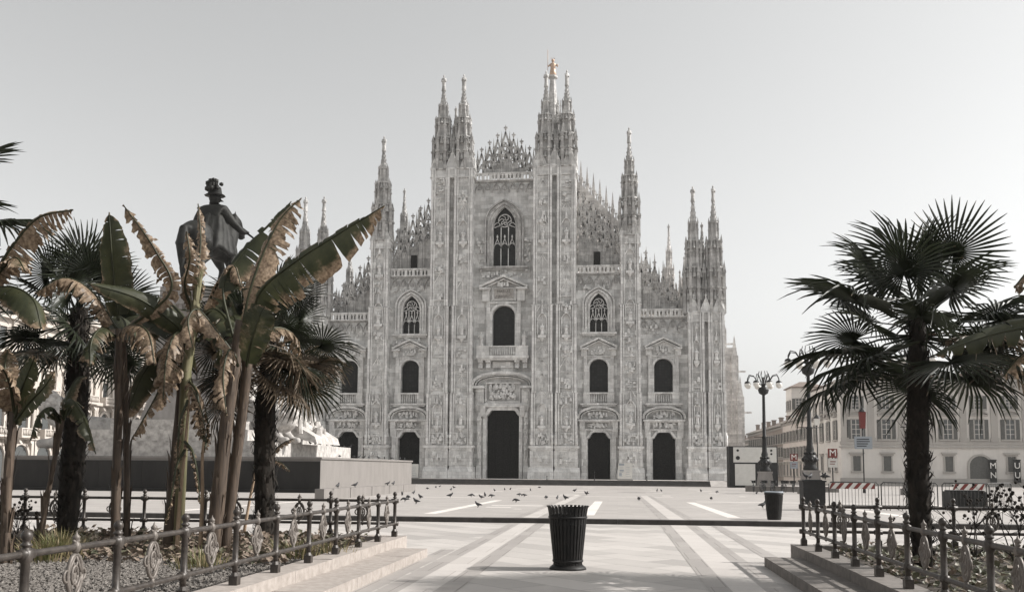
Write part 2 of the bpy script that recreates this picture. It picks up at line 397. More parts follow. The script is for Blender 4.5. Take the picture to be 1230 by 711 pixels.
# ---- spires
def spire_mesh(Ht, wd, seed):
    """slender pinnacle of height Ht (statue excluded), core width wd"""
    r = random.Random(seed); b = MB()
    z1, z2, z3 = Ht*.40, Ht*.64, Ht*.80
    b.frus(0, 0, 0, z1, wd*.42, wd*.40, 8)
    b.frus(0, 0, z1, z2, wd*.36, wd*.32, 8)
    b.frus(0, 0, z2, z3, wd*.25, wd*.21, 8)
    b.frus(0, 0, z3, Ht, wd*.19, wd*.055, 8)
    for z, q in ((z1*.5, .50), (z1, .50), (z2, .40), (z3, .27), (Ht, .10)):
        b.frus(0, 0, z-.10, z+.10, wd*q, wd*q, 8)
    for i in range(8):
        a = math.pi/8+math.pi*i/4; x, y = math.cos(a), math.sin(a)
        for (za, zb, q, t) in ((0, z1*1.10, .53, .10), (z1, z2*1.06, .40, .07), (z2, z3*1.05, .25, .045)):
            hh = zb-za; X, Y = x*wd*q, y*wd*q
            b.frus(X, Y, za, za+hh*.80, wd*t, wd*t*.9, 4)
            b.frus(X, Y, za+hh*.80, zb+hh*.06*(i % 2), wd*t*1.3, .01, 4)
            b.frus(X, Y, za+hh*.48, za+hh*.52, wd*t*1.5, wd*t*1.5, 4)
        # little gables with dark niches between the ribs
        a2 = math.pi*i/4; x, y = math.cos(a2), math.sin(a2)
        for (zz, q, hh) in ((z1*.28, .45, z1*.26), (z1*.78, .45, z1*.26), (z1+(z2-z1)*.7, .36, (z2-z1)*.3)):
            b.frus(x*wd*q, y*wd*q, zz, zz+hh, wd*.12, .01, 4, a2)
    k = 9
    for j in range(k):                       # crockets on the needle
        z = z3+(Ht-z3)*j/k; q = wd*(.19-.135*j/k)
        for i in range(4):
            a = math.pi*i/2+(j % 2)*math.pi/4; b.frus(math.cos(a)*q, math.sin(a)*q, z, z+.28, .09, .03, 4)
    return b
def spire(u, v, z0, tip, wd, m=MARD, st=2.0, seed=1, sm=None, st_s=None):
    key = (round(tip-z0, 1), wd, m.name)
    me = SPM.get(key) or SPM.setdefault(key, spire_mesh(tip-z0-st*.95, wd, seed).mesh('spire', m))
    o = inst('spire', me, CAT, (u, v, z0), (0, 0, 0))
    if st: inst('statue', rnd.choice(STATD), o, (0, 0, tip-z0-st), (0, 0, rnd.uniform(-.6, .6)), (st/1.9*.8, st/1.9*.8, st/1.9))
    return o
SPM = {}

# ---- buttresses
def gable_relief(mb, u, z, w_, h, y, t=.14, d=.16):
    mb.polybar([(u-w_/2, z), (u, z+h), (u+w_/2, z)], t, y-d, y+.02)
    mb.frus(u, y-d/2, z+h-.05, z+h+.5, .10, .03, 4); mb.box(u-.18, u+.18, y-d, y, z+h+.16, z+h+.28)
def niche(mb, u, z, w_, h, y):
    """canopied niche frame standing proud of the pier"""
    mb.box(u-w_/2, u-w_/2+.13, y-.28, y+.02, z, z+h); mb.box(u+w_/2-.13, u+w_/2, y-.28, y+.02, z, z+h)
    mb.polybar([(u-w_/2, z+h), (u-w_/4, z+h+w_*.42), (u, z+h+w_*.6), (u+w_/4, z+h+w_*.42), (u+w_/2, z+h)], .13, y-.30, y+.02)
    mb.taper(u-w_/2.4, u+w_/2.4, y-.5, y, z-.55, z-.15, 0, 0); mb.frus(u, y-.22, z-1.1, z-.55, .08, .42, 6)
    mb.frus(u, y-.3, z+h+w_*.5, z+h+w_*.5+1.5, .28, .03, 4)
def panel_relief(mb, u, z0, z1, w_, y, n, r):
    """carved relief: small raised figures and foliage"""
    for _ in range(n):
        x = u+r.uniform(-.45, .45)*w_; z = r.uniform(z0, z1-.3); a = r.uniform(.08, .26); hh = r.uniform(.18, .75)
        mb.taper(x-a, x+a, y-r.uniform(.12, .5), y+.02, z, z+hh, a*.4, .03)
def buttress(name_u0, u1, piers, ztop, depth, zdet, seed, gz1):
    r = random.Random(seed); u0 = name_u0; uc = (u0+u1)/2
    b = MB(); orn = MB(); ped = MB()
    yf = -depth
    # stepped core, each stage a little narrower
    stages = [(4.9, 12.75, 0.0), (12.75, 26.0, .10), (26.0, ztop, .22)] if ztop > 28 else [(4.9, 12.75, 0.0), (12.75, ztop, .10)]
    for (a, z_, i) in stages:
        for (p0, p1) in piers:
            b.box(p0+i, p1-i, yf+i, .5, a, z_)
        if len(piers) > 1: b.box(piers[0][1]-i-.02, piers[1][0]+i+.02, yf+i+.75, .5, a, z_)
    for z_ in (12.75, 26.0):
        if z_ < ztop-1:
            for (p0, p1) in piers: b.box(p0-.06, p1+.06, yf-.06, .3, z_-.10, z_+.10)
    # plinth and pedestal
    for (p0, p1) in piers:
        ea = .42 if p0 == piers[0][0] else .14; eb = .42 if p1 == piers[-1][1] else .14
        ped.box(p0-ea, p1+eb, yf-.55, .4, 0, 1.05); ped.taper(p0-ea+.003, p1+eb-.003, yf-.55, .4, 1.05, 1.75, .12, .35)
        ped.box(p0-.05, p1+.05, yf-.22, .4, 1.75, 4.2)
        ped.taper(p0-.03, p1+.03, yf-.24, .4, 4.2, 4.55, -.1, -.2); ped.box(p0-ea*.75, p1+eb*.75, yf-.46, .4, 4.55, 4.88)
        pw = p1-p0
        for q in (p0+.12, p1-.12): ped.box(q-.22, q+.22, yf-.34, yf-.2, 1.85, 4.15)
        ped.polybar([(p0+.6, 2.05), (p0+.6, 3.85), (p1-.6, 3.85), (p1-.6, 2.05), (p0+.6, 2.05)], .12, yf-.30, yf-.2)
        panel_relief(orn, (p0+p1)/2, 2.2, 3.7, pw-1.5, yf-.2, 12, r)
        # dentils under the cornice
        k = int(pw/.3)
        for i in range(k): ped.box(p0+.1+i*.3, p0+.24+i*.3, yf-.4, yf-.2, 4.22, 4.5)
    for (p0, p1) in piers:
        pw = p1-p0; pc = (p0+p1)/2
        # ribs
        ribs = [p0+.17, p1-.17, p0+.52, p1-.52]
        for (a, z_, i) in stages:
            for q, rad in zip(ribs, (.17, .17, .09, .09)):
                qq = q+(i if q < pc else -i)
                orn.box(qq-rad, qq+rad, yf+i-.34-rad*.5, yf+i+.05, a, z_-.1)
        # carved band with telamons above the pedestal
        panel_relief(orn, pc, 4.95, 6.6, pw-1.1, yf, 26, r)
        orn.box(p0+.5, p1-.5, yf-.14, yf, 6.62, 6.8); orn.box(p0+.5, p1-.5, yf-.12, yf, 4.9, 5.0)
        for q in (p0+.1, p1-.1):
            orn.lathe([(.18, 4.9), (.24, 5.4), (.18, 5.9), (.26, 6.3), (.2, 6.5), (.12, 6.55), (.16, 6.75), (.05, 6.95)], q, yf-.34, 8)
        # niches with statues
        for z in zdet:
            ii = 0 if z < 12 else .1 if z < 26 else .22
            y = yf+ii; wn = min(1.5, pw-1.5)
            niche(orn, pc, z, wn, 2.3, y)
            inst('statue', r.choice(STAT), CAT, (pc, y-.28, z-.12), (0, 0, r.uniform(-.4, .4)), .95)
        # panels, gables and mouldings between the niches
        z = 7.2
        while z < ztop-1.5:
            ii = 0 if z < 12.7 else .1 if z < 26 else .22
            if all(abs(z-q-.6) > 2.2 for q in zdet):
                t = r.random(); wq = pw-1.35
                if t < .42: gable_relief(orn, pc, z, wq, 1.5, yf+ii); orn.box(pc-.07, pc+.07, yf+ii-.1, yf+ii, z-1.0, z+1.2)
                elif t < .72:
                    orn.polybar([(pc-wq/2, z-.9), (pc-wq/2, z+.7), (pc+wq/2, z+.7), (pc+wq/2, z-.9), (pc-wq/2, z-.9)], .11, yf+ii-.12, yf+ii); panel_relief(orn, pc, z-.8, z+.7, wq*.8, yf+ii, 7, r)
                else: panel_relief(orn, pc, z-1, z+1, wq, yf+ii, 14, r)
                if r.random() < .6: orn.box(p0+.5, p1-.5, yf+ii-.13, yf+ii, z+1.72, z+1.86)
            z += r.uniform(2.0, 2.6)
        # short statuettes and corbels on the ribs
        for q in (p0+.17, p1-.17):
            z = 7.5
            while z < ztop-2:
                ii = 0 if z < 12.7 else .1 if z < 26 else .22
                qq = q+(ii if q < pc else -ii); a = r.uniform(.1, .2)
                orn.frus(qq, yf+ii-.25, z, z+r.uniform(.3, .9), a, a*.6, 6); z += r.uniform(1.2, 3.4)
    # crown of little gables
    wg = (u1-u0)/gz1
    b.box(u0+.05, u1-.05, yf+.05, .6, ztop-1.3, ztop-.02)
    orn.box(u0-.05, u1+.05, yf-.06, .6, ztop-1.45, ztop-1.28); orn.box(u0-.05, u1+.05, yf-.08, .6, ztop-.1, ztop+.08)
    for i in range(gz1):
        c = u0+wg*(i+.5); b.prism([(c-wg/2+.03, ztop+.08), (c+wg/2-.03, ztop+.08), (c, ztop+wg*1.25)], yf+.06, yf+.5)
        gable_relief(orn, c, ztop+.1, wg-.1, wg*1.2, yf+.05, .12, .1)
    for s, c in ((-1, u0), (1, u1)):         # gables on the flanks
        for y in (yf+.9, yf+2.1):
            orn.add([(c+s*.0, y-.6, ztop+.08), (c, y+.6, ztop+.08), (c, y, ztop+1.9), (c-s*.4, y-.6, ztop+.08), (c-s*.4, y+.6, ztop+.08), (c-s*.4, y, ztop+1.9)], [(0, 1, 2), (5, 4, 3), (0, 2, 5, 3), (1, 4, 5, 2)])
    o = b.build('buttress', MAR, CAT)
    orn.build('carving', MAR2, o); ped.build('pedestal', MAR2, o)

for s in (-1, 1):
    def rng(a, b_): return (a, b_) if s > 0 else (-b_, -a)
    buttress(*rng(4.45, 11.3), sorted([rng(4.45, 7.72), rng(8.05, 11.3)]), 47.4, 2.2, (8.0, 21.5, 36.0), 11+s, 3)
    buttress(*rng(17.55, 20.75), [rng(17.55, 20.75)], 36.6, 1.8, (8.4, 23.5, 31.2), 21+s, 2)
    buttress(*rng(27.5, 32.9), sorted([rng(27.5, 30.0), rng(30.35, 32.9)]), 24.6, 2.2, (8.2, 17.5), 31+s, 3)
    # spires above
    for u in (6.45, 9.65):
        spire(s*u, -.9, 47.3, 62.9, 2.9, st=2.6)
    spire(s*8.0, .9, 47.3, 58.5, 2.0, st=1.6)
    spire(s*19.15, -.6, 36.4, 53.5, 2.9, st=2.5)
    for u in (28.6, 31.6): spire(s*u, -.7, 24.5, 44.0, 2.9, st=2.4)
    spire(s*30.1, 1.5, 24.5, 39.0, 2.0, st=1.6); spire(s*32.5, 2.6, 24.5, 39.6, 1.5, st=1.5); spire(s*31.8, 6.5, 26, 36, 1.5, st=0)
    b = MB()                               # block behind the crown of the outer tower
    b.box(s*30.2-2.1, s*30.2+2.1, -1.2, 1.6, 24.5, 28.2); 
    for k in range(3): b.prism([(s*30.2-2.1+k*1.4, 28.2), (s*30.2-.7+k*1.4, 28.2), (s*30.2-1.4+k*1.4, 30.4)], -1.15, -.75)
    b.build('tower_top', MAR, CAT)

# ---- balustrades and corbel friezes
def balustrade(u0, u1, z, v, h=1.25, parent=CAT, m=MAR2):
    b = MB(); n = max(3, int(round((u1-u0)/.6))); wd = (u1-u0)/n
    b.box(u0, u1, v-.15, v+.15, z, z+.16); b.box(u0, u1, v-.18, v+.18, z+h-.2, z+h)
    for i in range(n+1):
        t = .22 if i % 2 == 0 else .11
        b.box(max(u0, u0+i*wd-t), min(u1, u0+i*wd+t), v-.13, v+.13, z+.16, z+h-.2)
    for i in range(n): b.polybar([(u0+i*wd+.1, z+h-.45), (u0+(i+.5)*wd, z+h-.22), (u0+(i+1)*wd-.1, z+h-.45)], .1, v-.1, v+.1)
    return b.build('balustrade', m, parent)
def frieze(u0, u1, z0, z1, v):
    b = MB(); n = int((u1-u0)/1.2); wd = (u1-u0)/n
    b.box(u0, u1, v-.30, v+.1, z1-.22, z1)
    for i in range(n):
        c = u0+(i+.5)*wd
        b.polybar([(c-wd/2, z0), (c-wd/3, z0+(z1-z0)*.45), (c, z1-.32), (c+wd/3, z0+(z1-z0)*.45), (c+wd/2, z0)], .14, v-.26, v+.02)
        b.taper(c-.24, c+.24, v-.2, v, z0+.2, z1-.6, .08, .1)
        b.frus(c-wd/2, v-.16, z0-.35, z0+.05, .05, .16, 6)
    b.build('frieze', MARD, CAT)
balustrade(-4.6, 4.6, 45.85, -.35); frieze(-4.6, 4.6, 44.3, 45.85, 0)
for s in (-1, 1):
    for (a, b_, z) in ((11.1, 17.7, 31.0), (20.6, 27.6, 24.2)):
        u0, u1 = (a, b_) if s > 0 else (-b_, -a)
        balustrade(u0, u1, z, -.35); frieze(u0, u1, z-1.7, z, 0)

# ---- openwork crests
def crest(u0, u1, z0, tips, solid, v, name='gable_crest', dark=()):
    b = MB(); n = len(tips); wd = (u1-u0)/n; t = .26
    y0, y1 = v-.14, v+.14
    for i in range(n+1):
        hh = (tips[max(0, i-1)]+tips[min(n-1, i)])/2-.35
        x = u0+i*wd
        b.box(x-.11, x+.11, y0, y1, z0, hh-1.6); b.frus(x, v, hh-1.6, hh, .19, .02, 4); b.box(x-.17, x+.17, y0-.05, y1+.05, hh-1.75, hh-1.6)
        b.box(x-.17, x+.17, y0-.05, y1+.05, z0+(hh-z0)*.45, z0+(hh-z0)*.45+.12)
    for i, tp in enumerate(tips):
        c = u0+(i+.5)*wd; hw = wd/2
        zs = z0+(tp-z0)*solid[i]
        if zs > z0+.4: b.box(c-hw+.1, c+hw-.1, v+.0, v+.10, z0, zs-.1)
        # blind lancet on the solid part
        if zs > z0+1.2:
            b.polybar(arch_pts(c, hw*.62, z0+.1, zs-.9, .7, 4, True), .10, y0-.02, v+.02)
        top = tp-1.1
        # gable, cross bars, diamonds
        b.bar((c-hw, top-2.3), (c, top), t, y0, y1); b.bar((c+hw, top-2.3), (c, top), t, y0, y1); b.bar((c-hw, top-2.3), (c+hw, top-2.3), .14, y0, y1)
        k = zs; j = 0
        while k < top-1.7:
            q = min(1.25, top-1.2-k); 
            b.bar((c-hw+.08, k), (c, k+q), .20, y0+.03, y1-.03); b.bar((c+hw-.08, k), (c, k+q), .20, y0+.03, y1-.03)
            b.bar((c-hw+.08, k+q*1.0), (c-hw*.4, k+q*.45), .09, y0+.05, y1-.05); b.bar((c+hw-.08, k+q*1.0), (c+hw*.4, k+q*.45), .09, y0+.05, y1-.05)
            k += 1.25
        b.frus(c, v, top-.2, tp, .10, .05, 4); b.box(c-.30, c+.30, y0+.05, y1-.05, tp-.48, tp-.28); b.frus(c, v, tp-.28, tp+.1, .16, .02, 4); b.frus(c, v, tp-.75, tp-.6, .2, .2, 4)
        for e in (.25, .5, .75):
            for s in (-1, 1): b.frus(c+s*hw*e, v, top-1.8*e, top-1.8*e+.3, .08, .02, 4)
    return b.build(name, MARD, CAT)
crest(-4.4, 4.4, 47.0, [51.6, 52.7, 53.8, 55.0, 53.8, 52.7, 51.6], [.12, .2, .3, .34, .3, .2, .12], .6)
crest(-3.78, 3.78, 47.0, [51.0, 52.0, 53.2, 53.2, 52.0, 51.0], [.1, .15, .25, .25, .15, .1], 2.2, 'gable_crest')
tm = [43.6, 42.4, 41.2, 40.0, 38.8]; to = [34.6, 33.1, 31.6, 30.3, 29.0]
for s in (-1, 1):
    for (a, b_, z0, tt, sol) in ((11.5, 17.6, 32.2, tm, [.45, .45, .42, .38, .3]), (20.9, 27.5, 25.3, to, [.42, .42, .38, .3, .2])):
        if s > 0: crest(a, b_, z0, tt, sol, .5)
        else: crest(-b_, -a, z0, tt[::-1], sol[::-1], .5)
        t2 = [q-1.0 for q in tt]; wq = (b_-a)/len(tt)/2
        if s > 0: crest(a-wq, b_-wq, z0, t2, [.3]*5, 3.6, 'roof_crest')
        else: crest(-b_+wq, -a+wq, z0, t2[::-1], [.3]*5, 3.6, 'roof_crest')
    # dark doorway in the attic wall behind each crest
    b = MB(); b.box(s*14.2-.5, s*14.2+.5, .28, .45, 32.3, 34.5); b.build('attic_door', DOOR, CAT)

# ---- portals and windows
def rect_frame(mb, pts, w1, pr): surround(mb, pts, w1, pr)
def portal(u):
    b = MB()
    surround(b, off(chamf(u, 1.67, 0, 7.0, 1.0), u, 1.13, .14), .34, .28)
    for s in (-1, 1):
        b.box(u+s*2.25-.32, u+s*2.25+.32, -.55, .02, .7, 7.3); b.box(u+s*2.25-.42, u+s*2.25+.42, -.65, .02, 0, .9)
        b.box(u+s*2.42-.35, u+s*2.42+.35, -.72, .02, 7.3, 7.65)
        b.taper(u+s*2.45-.33, u+s*2.45+.33, -.5, .02, 6.2, 8.6, -.1, -.35)
    b.box(u-2.1, u+2.1, -.35, .02, 7.25, 7.5)
    rr = random.Random(int(u*10)); panel_relief(b, u, 7.5, 8.4, 3.6, -.12, 26, rr)
    # segmental pediment
    b.box(u-3.1, u+3.1, -1.05, .02, 8.6, 8.86); b.box(u-2.9, u+2.9, -.8, .02, 8.45, 8.6)
    A = []
    for i in range(13):
        a = math.pi*(i/12); x = -3.05*math.cos(a); A.append((u+x, 8.95+1.75*math.sin(a)**.8 if 0 < i < 12 else 8.95))
    b.polybar(A, .34, -1.05, .02); b.polybar([(u+(x-u)*.86, 8.9+(z-8.9)*.8) for x, z in A], .14, -.8, .02)
    panel_relief(b, u, 8.95, 10.0, 3.4, -.15, 22, rr)
    o = b.build('portal', MAR2, CAT)
    dm = pane_mesh(chamf(u, 1.6, .02, 6.95, 1.0), [], .1); dm.materials.clear(); dm.materials.append(DOOR); inst('door', dm, o, (0, .75, 0))
    q = MB()
    for i in range(2):
        for j in range(7): q.polybar([(u-1.4+i*1.45, .5+j*.85), (u-1.4+i*1.45, 1.2+j*.85), (u-.1+i*1.45, 1.2+j*.85), (u-.1+i*1.45, .5+j*.85), (u-1.4+i*1.45, .5+j*.85)], .09, .66, .74)
    q.build('door_panel', DOOR, o)
def arched_window(u):
    b = MB()
    surround(b, off(arch_pts(u, 1.37, 12.9, 16.7, 1.3), u, 1.14, .13), .3, .25)
    for s in (-1, 1):
        b.box(u+s*1.98-.26, u+s*1.98+.26, -.35, .02, 12.95, 18.9)
        b.box(u+s*2.2-.42, u+s*2.2+.42, -.5, .02, 18.4, 19.35)
    b.box(u-1.9, u+1.9, -.25, .02, 18.3, 18.45)
    rr = random.Random(int(u*7)); panel_relief(b, u, 18.5, 19.5, 2.6, -.1, 12, rr); gable_relief(b, u, 18.5, 1.6, 1.0, -.05)
    # broken triangular pediment
    b.box(u-2.75, u-1.5, -.95, .02, 19.35, 19.62); b.box(u+1.5, u+2.75, -.95, .02, 19.35, 19.62)
    b.polybar([(u-2.75, 19.75), (u, 21.05), (u+2.75, 19.75)], .30, -.95, .02); b.polybar([(u-2.2, 19.6), (u, 20.65), (u+2.2, 19.6)], .12, -.7, .02)
    o = b.build('arched_window', MAR2, CAT)
    gm = pane_mesh(arch_pts(u, 1.35, 12.9, 16.7, 1.28), [], .06); gm.materials.clear(); gm.materials.append(GLASS); inst('pane', gm, o, (0, .7, 0))
    k = MB(); k.box(u-2.75, u+2.75, -.95, .02, 11.0, 11.28); k.box(u-2.5, u+2.5, -.75, .02, 10.8, 11.0)
    k.box(u-2.3, u-1.25, -.6, .02, 11.28, 12.9); k.box(u+1.25, u+2.3, -.6, .02, 11.28, 12.9); k.box(u-2.35, u+2.35, -.66, .02, 12.7, 12.92)
    for i in range(7): k.lathe([(.07, 11.28), (.13, 11.7), (.07, 12.3), (.1, 12.7)], u-1.05+i*.35, -.4, 6)
    k.build('balcony', MAR2, o)
def gothic_window(u, hw, z0, zs, rise, sw, sill_w, lanc=3):
    b = MB(); P = arch_pts(u, hw, z0, zs, rise, 9, True)
    surround(b, off(P, u, 1.10, .08), .24, .12); surround(b, off(P, u, 1.10+sw*.55/hw, sw*.5), .30, .35); surround(b, off(P, u, 1.1+sw/hw, sw), .22, .5)
    b.box(u-sill_w, u+sill_w, -.8, .02, z0-.4, z0-.08); b.box(u-sill_w+.3, u+sill_w-.3, -.5, .02, z0-.65, z0-.4)
    for s in (-1, 1): b.box(u+s*(hw*1.1+sw)-.22, u+s*(hw*1.1+sw)+.22, -.45, .02, z0-.08, z0+.5)
    o = b.build('gothic_window', MARD if hw > 1.5 else MAR2, CAT)
    gm = pane_mesh(P, [], .06); gm.materials.clear(); gm.materials.append(GLASS); inst('pane', gm, o, (0, .62, 0))
    t = MB(); y0, y1 = .38, .56; lw = 2*hw/lanc; zl = z0+(zs-z0)*.55
    for i in range(1, lanc): t.box(u-hw+i*lw-.06, u-hw+i*lw+.06, y0, y1, z0, zs+.4)
    for i in range(lanc):
        c = u-hw+(i+.5)*lw
        t.polybar(arch_pts(c, lw/2, z0+.2, zl-.5, lw*.75, 4, True)[1:-1], .09, y0, y1)
        t.bar((c-lw/2, zl-.3), (c, zl+1.0), .09, y0, y1); t.bar((c+lw/2, zl-.3), (c, zl+1.0), .09, y0, y1)
        t.frus(c, (y0+y1)/2, zl+.9, zl+1.7, .10, .05, 4); t.frus(c, (y0+y1)/2, zl+1.25, zl+1.5, .16, .16, 4)
        t.polybar(arch_pts(c, lw/2, zl+.9, zs+.1, lw*.6, 4, True)[1:-1], .08, y0, y1)
    cz = zs+rise*.34; rr_ = hw*.58
    t.polybar([(u+rr_*math.cos(a*math.pi/10), cz+rr_*math.sin(a*math.pi/10)) for a in range(21)], .11, y0, y1)
    for i in range(6):
        a = i*math.pi/3
        t.polybar([(u+.16*math.cos(a), cz+.16*math.sin(a)), (u+rr_*.6*math.cos(a+.45), cz+rr_*.6*math.sin(a+.45)), (u+rr_*math.cos(a+1.1), cz+rr_*math.sin(a+1.1))], .08, y0, y1)
    for s in (-1, 1): t.bar((u+s*hw*.95, zs), (u+s*rr_*.6, cz-rr_*.7), .08, y0, y1)
    t.build('tracery', MAR2, o)
for u in SIDE+OUT: portal(u); arched_window(u)
for u in SIDE: gothic_window(u, 1.33, 22.1, 25.7, 2.35, .85, 2.75)
gothic_window(0, 1.72, 32.4, 38.6, 3.2, 1.0, 3.7)

# central portal
b = MB(); rr = random.Random(3)
surround(b, off(chamf(0, 2.45, 0, 10.35, .9), 0, 1.12, .16), .5, .35)
for s in (-1, 1):
    b.box(s*3.55-.38, s*3.55+.38, -.8, .02, 0, 1.9); b.box(s*3.55-.30, s*3.55+.30, -.55, .02, 1.9, 10.2)
    panel_relief(b, s*3.55, 2.2, 10, .4, -.5, 40, rr); b.taper(s*3.55-.36, s*3.55+.36, -.7, .02, 10.2, 11.1, -.14, -.2)
    b.taper(s*3.0-.34, s*3.0+.34, -.75, .02, 9.3, 11.0, -.06, -.3); b.box(s*3.5-.62, s*3.5+.62, -.7, .02, 11.3, 13.5); b.box(s*3.5-.35, s*3.5+.35, -.85, .02, 11.6, 13.2)
b.box(-4.2, 4.2, -.7, .02, 10.75, 11.25); b.box(-4.0, 4.0, -.55, .02, 11.1, 11.35)
b.polybar([(-2.6, 11.5), (-2.6, 14.4), (2.6, 14.4), (2.6, 11.5), (-2.6, 11.5)], .28, -.45, .02)
panel_relief(b, 0, 11.7, 14.2, 4.4, -.2, 110, rr)
b.box(-4.6, -2.75, -1.3, .02, 13.55, 13.9); b.box(2.75, 4.6, -1.3, .02, 13.55, 13.9)
A = [(-4.6*math.cos(math.pi*i/16), 13.95+1.95*math.sin(math.pi*i/16)**.85 if 0 < i < 16 else 13.95) for i in range(17)]
b.polybar(A, .42, -1.3, .02); b.polybar([(x*.9, 13.9+(z-13.9)*.84) for x, z in A], .16, -1.0, .02); b.polybar([(x*.82, 13.85+(z-13.9)*.72) for x, z in A], .12, -.7, .02)
o = b.build('portal', MAR2, CAT)
dm = pane_mesh(chamf(0, 2.4, .02, 10.3, .9), [], .1); dm.materials.clear(); dm.materials.append(DOOR); inst('door', dm, o, (0, .8, 0))
q = MB()
for i in range(4):
    for j in range(8): q.polybar([(-2.2+i*1.12, .6+j*1.15), (-2.2+i*1.12, 1.6+j*1.15), (-1.2+i*1.12, 1.6+j*1.15), (-1.2+i*1.12, .6+j*1.15), (-2.2+i*1.12, .6+j*1.15)], .1, .7, .79)
q.build('door_panel', DOOR, o)
# central balcony, window and inscription
b = MB()
surround(b, off(arch_pts(0, 1.7, 19.9, 24.7, 1.6), 0, 1.13, .2), .36, .3)
for s in (-1, 1):
    b.box(s*2.35-.28, s*2.35+.28, -.4, .02, 19.95, 28.0); b.box(s*2.7-.55, s*2.7+.55, -.65, .02, 26.9, 28.7); b.box(s*1.75-.1, s*1.75+.1, -.3, .02, 27.0, 29.1)
b.box(-2.6, 2.6, -.35, .02, 26.6, 26.85)
b.box(-3.7, -2.0, -1.1, .02, 28.7, 29.0); b.box(2.0, 3.7, -1.1, .02, 28.7, 29.0)
b.polybar([(-3.7, 29.12), (0, 30.75), (3.7, 29.12)], .34, -1.1, .02); b.polybar([(-3.0, 29.0), (0, 30.3), (3.0, 29.0)], .14, -.8, .02)
b.polybar([(-1.55, 27.2), (-1.55, 28.95), (1.55, 28.95), (1.55, 27.2), (-1.55, 27.2)], .14, -.35, .02)
panel_relief(b, 0, 29.1, 29.9, 2.0, -.2, 10, rr)
o = b.build('arched_window', MAR2, CAT)
gm = pane_mesh(arch_pts(0, 1.68, 19.95, 24.7, 1.58), [], .06); gm.materials.clear(); gm.materials.append(GLASS); inst('pane', gm, o, (0, .7, 0))
TXT = mat('inscription', (.10, .09, .08), .8)
pl = MB(); pl.box(-1.48, 1.48, -.2, .02, 27.27, 28.88); pl = pl.build('inscription_plate', WHITEST, o)
inst('lettering', text_mesh('MARIAE', .62, TXT), pl, (0, -.205, 28.45)); inst('lettering', text_mesh('NASCENTI', .5, TXT), pl, (0, -.205, 27.7))
k = MB(); k.box(-4.0, 4.0, -1.7, .02, 18.05, 18.45); k.box(-3.8, 3.8, -1.5, .02, 17.8, 18.05)
for x0, x1 in ((-3.9, -2.0), (2.0, 3.9)): k.box(x0, x1, -1.6, -1.2, 18.45, 19.9)
k.box(-3.95, 3.95, -1.65, -1.15, 19.75, 19.92)
for i in range(11): k.lathe([(.07, 18.45), (.14, 18.85), (.07, 19.4), (.1, 19.75)], -1.75+i*.35, -1.4, 6)
for x in (-3.4, -2.2, 2.2, 3.4): k.taper(x-.32, x+.32, -1.3, .02, 16.6, 17.8, 0, .8, 0); k.box(x-.36, x+.36, -1.35, .02, 17.45, 17.8)
k.box(-1.6, 1.6, -.4, .02, 16.7, 17.6); k.build('balcony', MAR2, o)
for s in (-1, 1): inst('statue', STAT[0 if s < 0 else 1], CAT, (s*3.3, -1.4, 19.92), (0, 0, s*.3), 1.15)
# relief work on the plain walls round the windows
for (u0, u1, z0, z1, n) in ((-4.5, 4.5, 30.6, 32.0, 24), (-4.3, -2.9, 32.6, 37, 18), (2.9, 4.3, 32.6, 37, 18), (-17.4, -11.5, 20.2, 21.6, 16), (11.5, 17.4, 20.2, 21.6, 16), (-27.3, -21, 21.5, 23, 14), (21, 27.3, 21.5, 23, 14), (-17.4, -11.5, 28.5, 29.2, 10), (11.5, 17.4, 28.5, 29.2, 10)):
    b = MB(); panel_relief(b, (u0+u1)/2, z0, z1, u1-u0, 0, n, rr); b.build('carving', MAR2, CAT)

# ---- body behind the facade
b = MB()
b.box(-9.3, 9.3, 1.5, 96, 0, 44.0); b.box(-18.8, 18.8, 1.6, 96, 0, 30.4); b.box(-29, 29, 1.7, 96, 0, 23.6)
b.prism([(-9.3, 44), (9.3, 44), (0, 46.5)], 1.5, 96)
b.build('nave', MARR, CAT)
b = MB(); b.box(-46, 46, 88, 108, 0, 31); b.box(-43, 43, 90, 106, 31, 36); b.box(-40, 40, 92, 104, 36, 41)
for s in (-1, 1):
    for k, (u, z, y) in enumerate(((46.6, 24, 87), (45.5, 34, 88), (43, 41, 90), (40, 46, 91), (36, 50, 91))):
        y -= .7; b.box(s*u-.8, s*u+.8, y+.03*k, y+2, 0, z-5); b.frus(s*u, y+1, z-5, z, .9, .05, 4); b.box(min(s*u, s*(u+2.6)), max(s*u, s*(u+2.6)), y+.8, y+1.2, z-9, z-8.6)
b.build('transept', MARR, CAT)
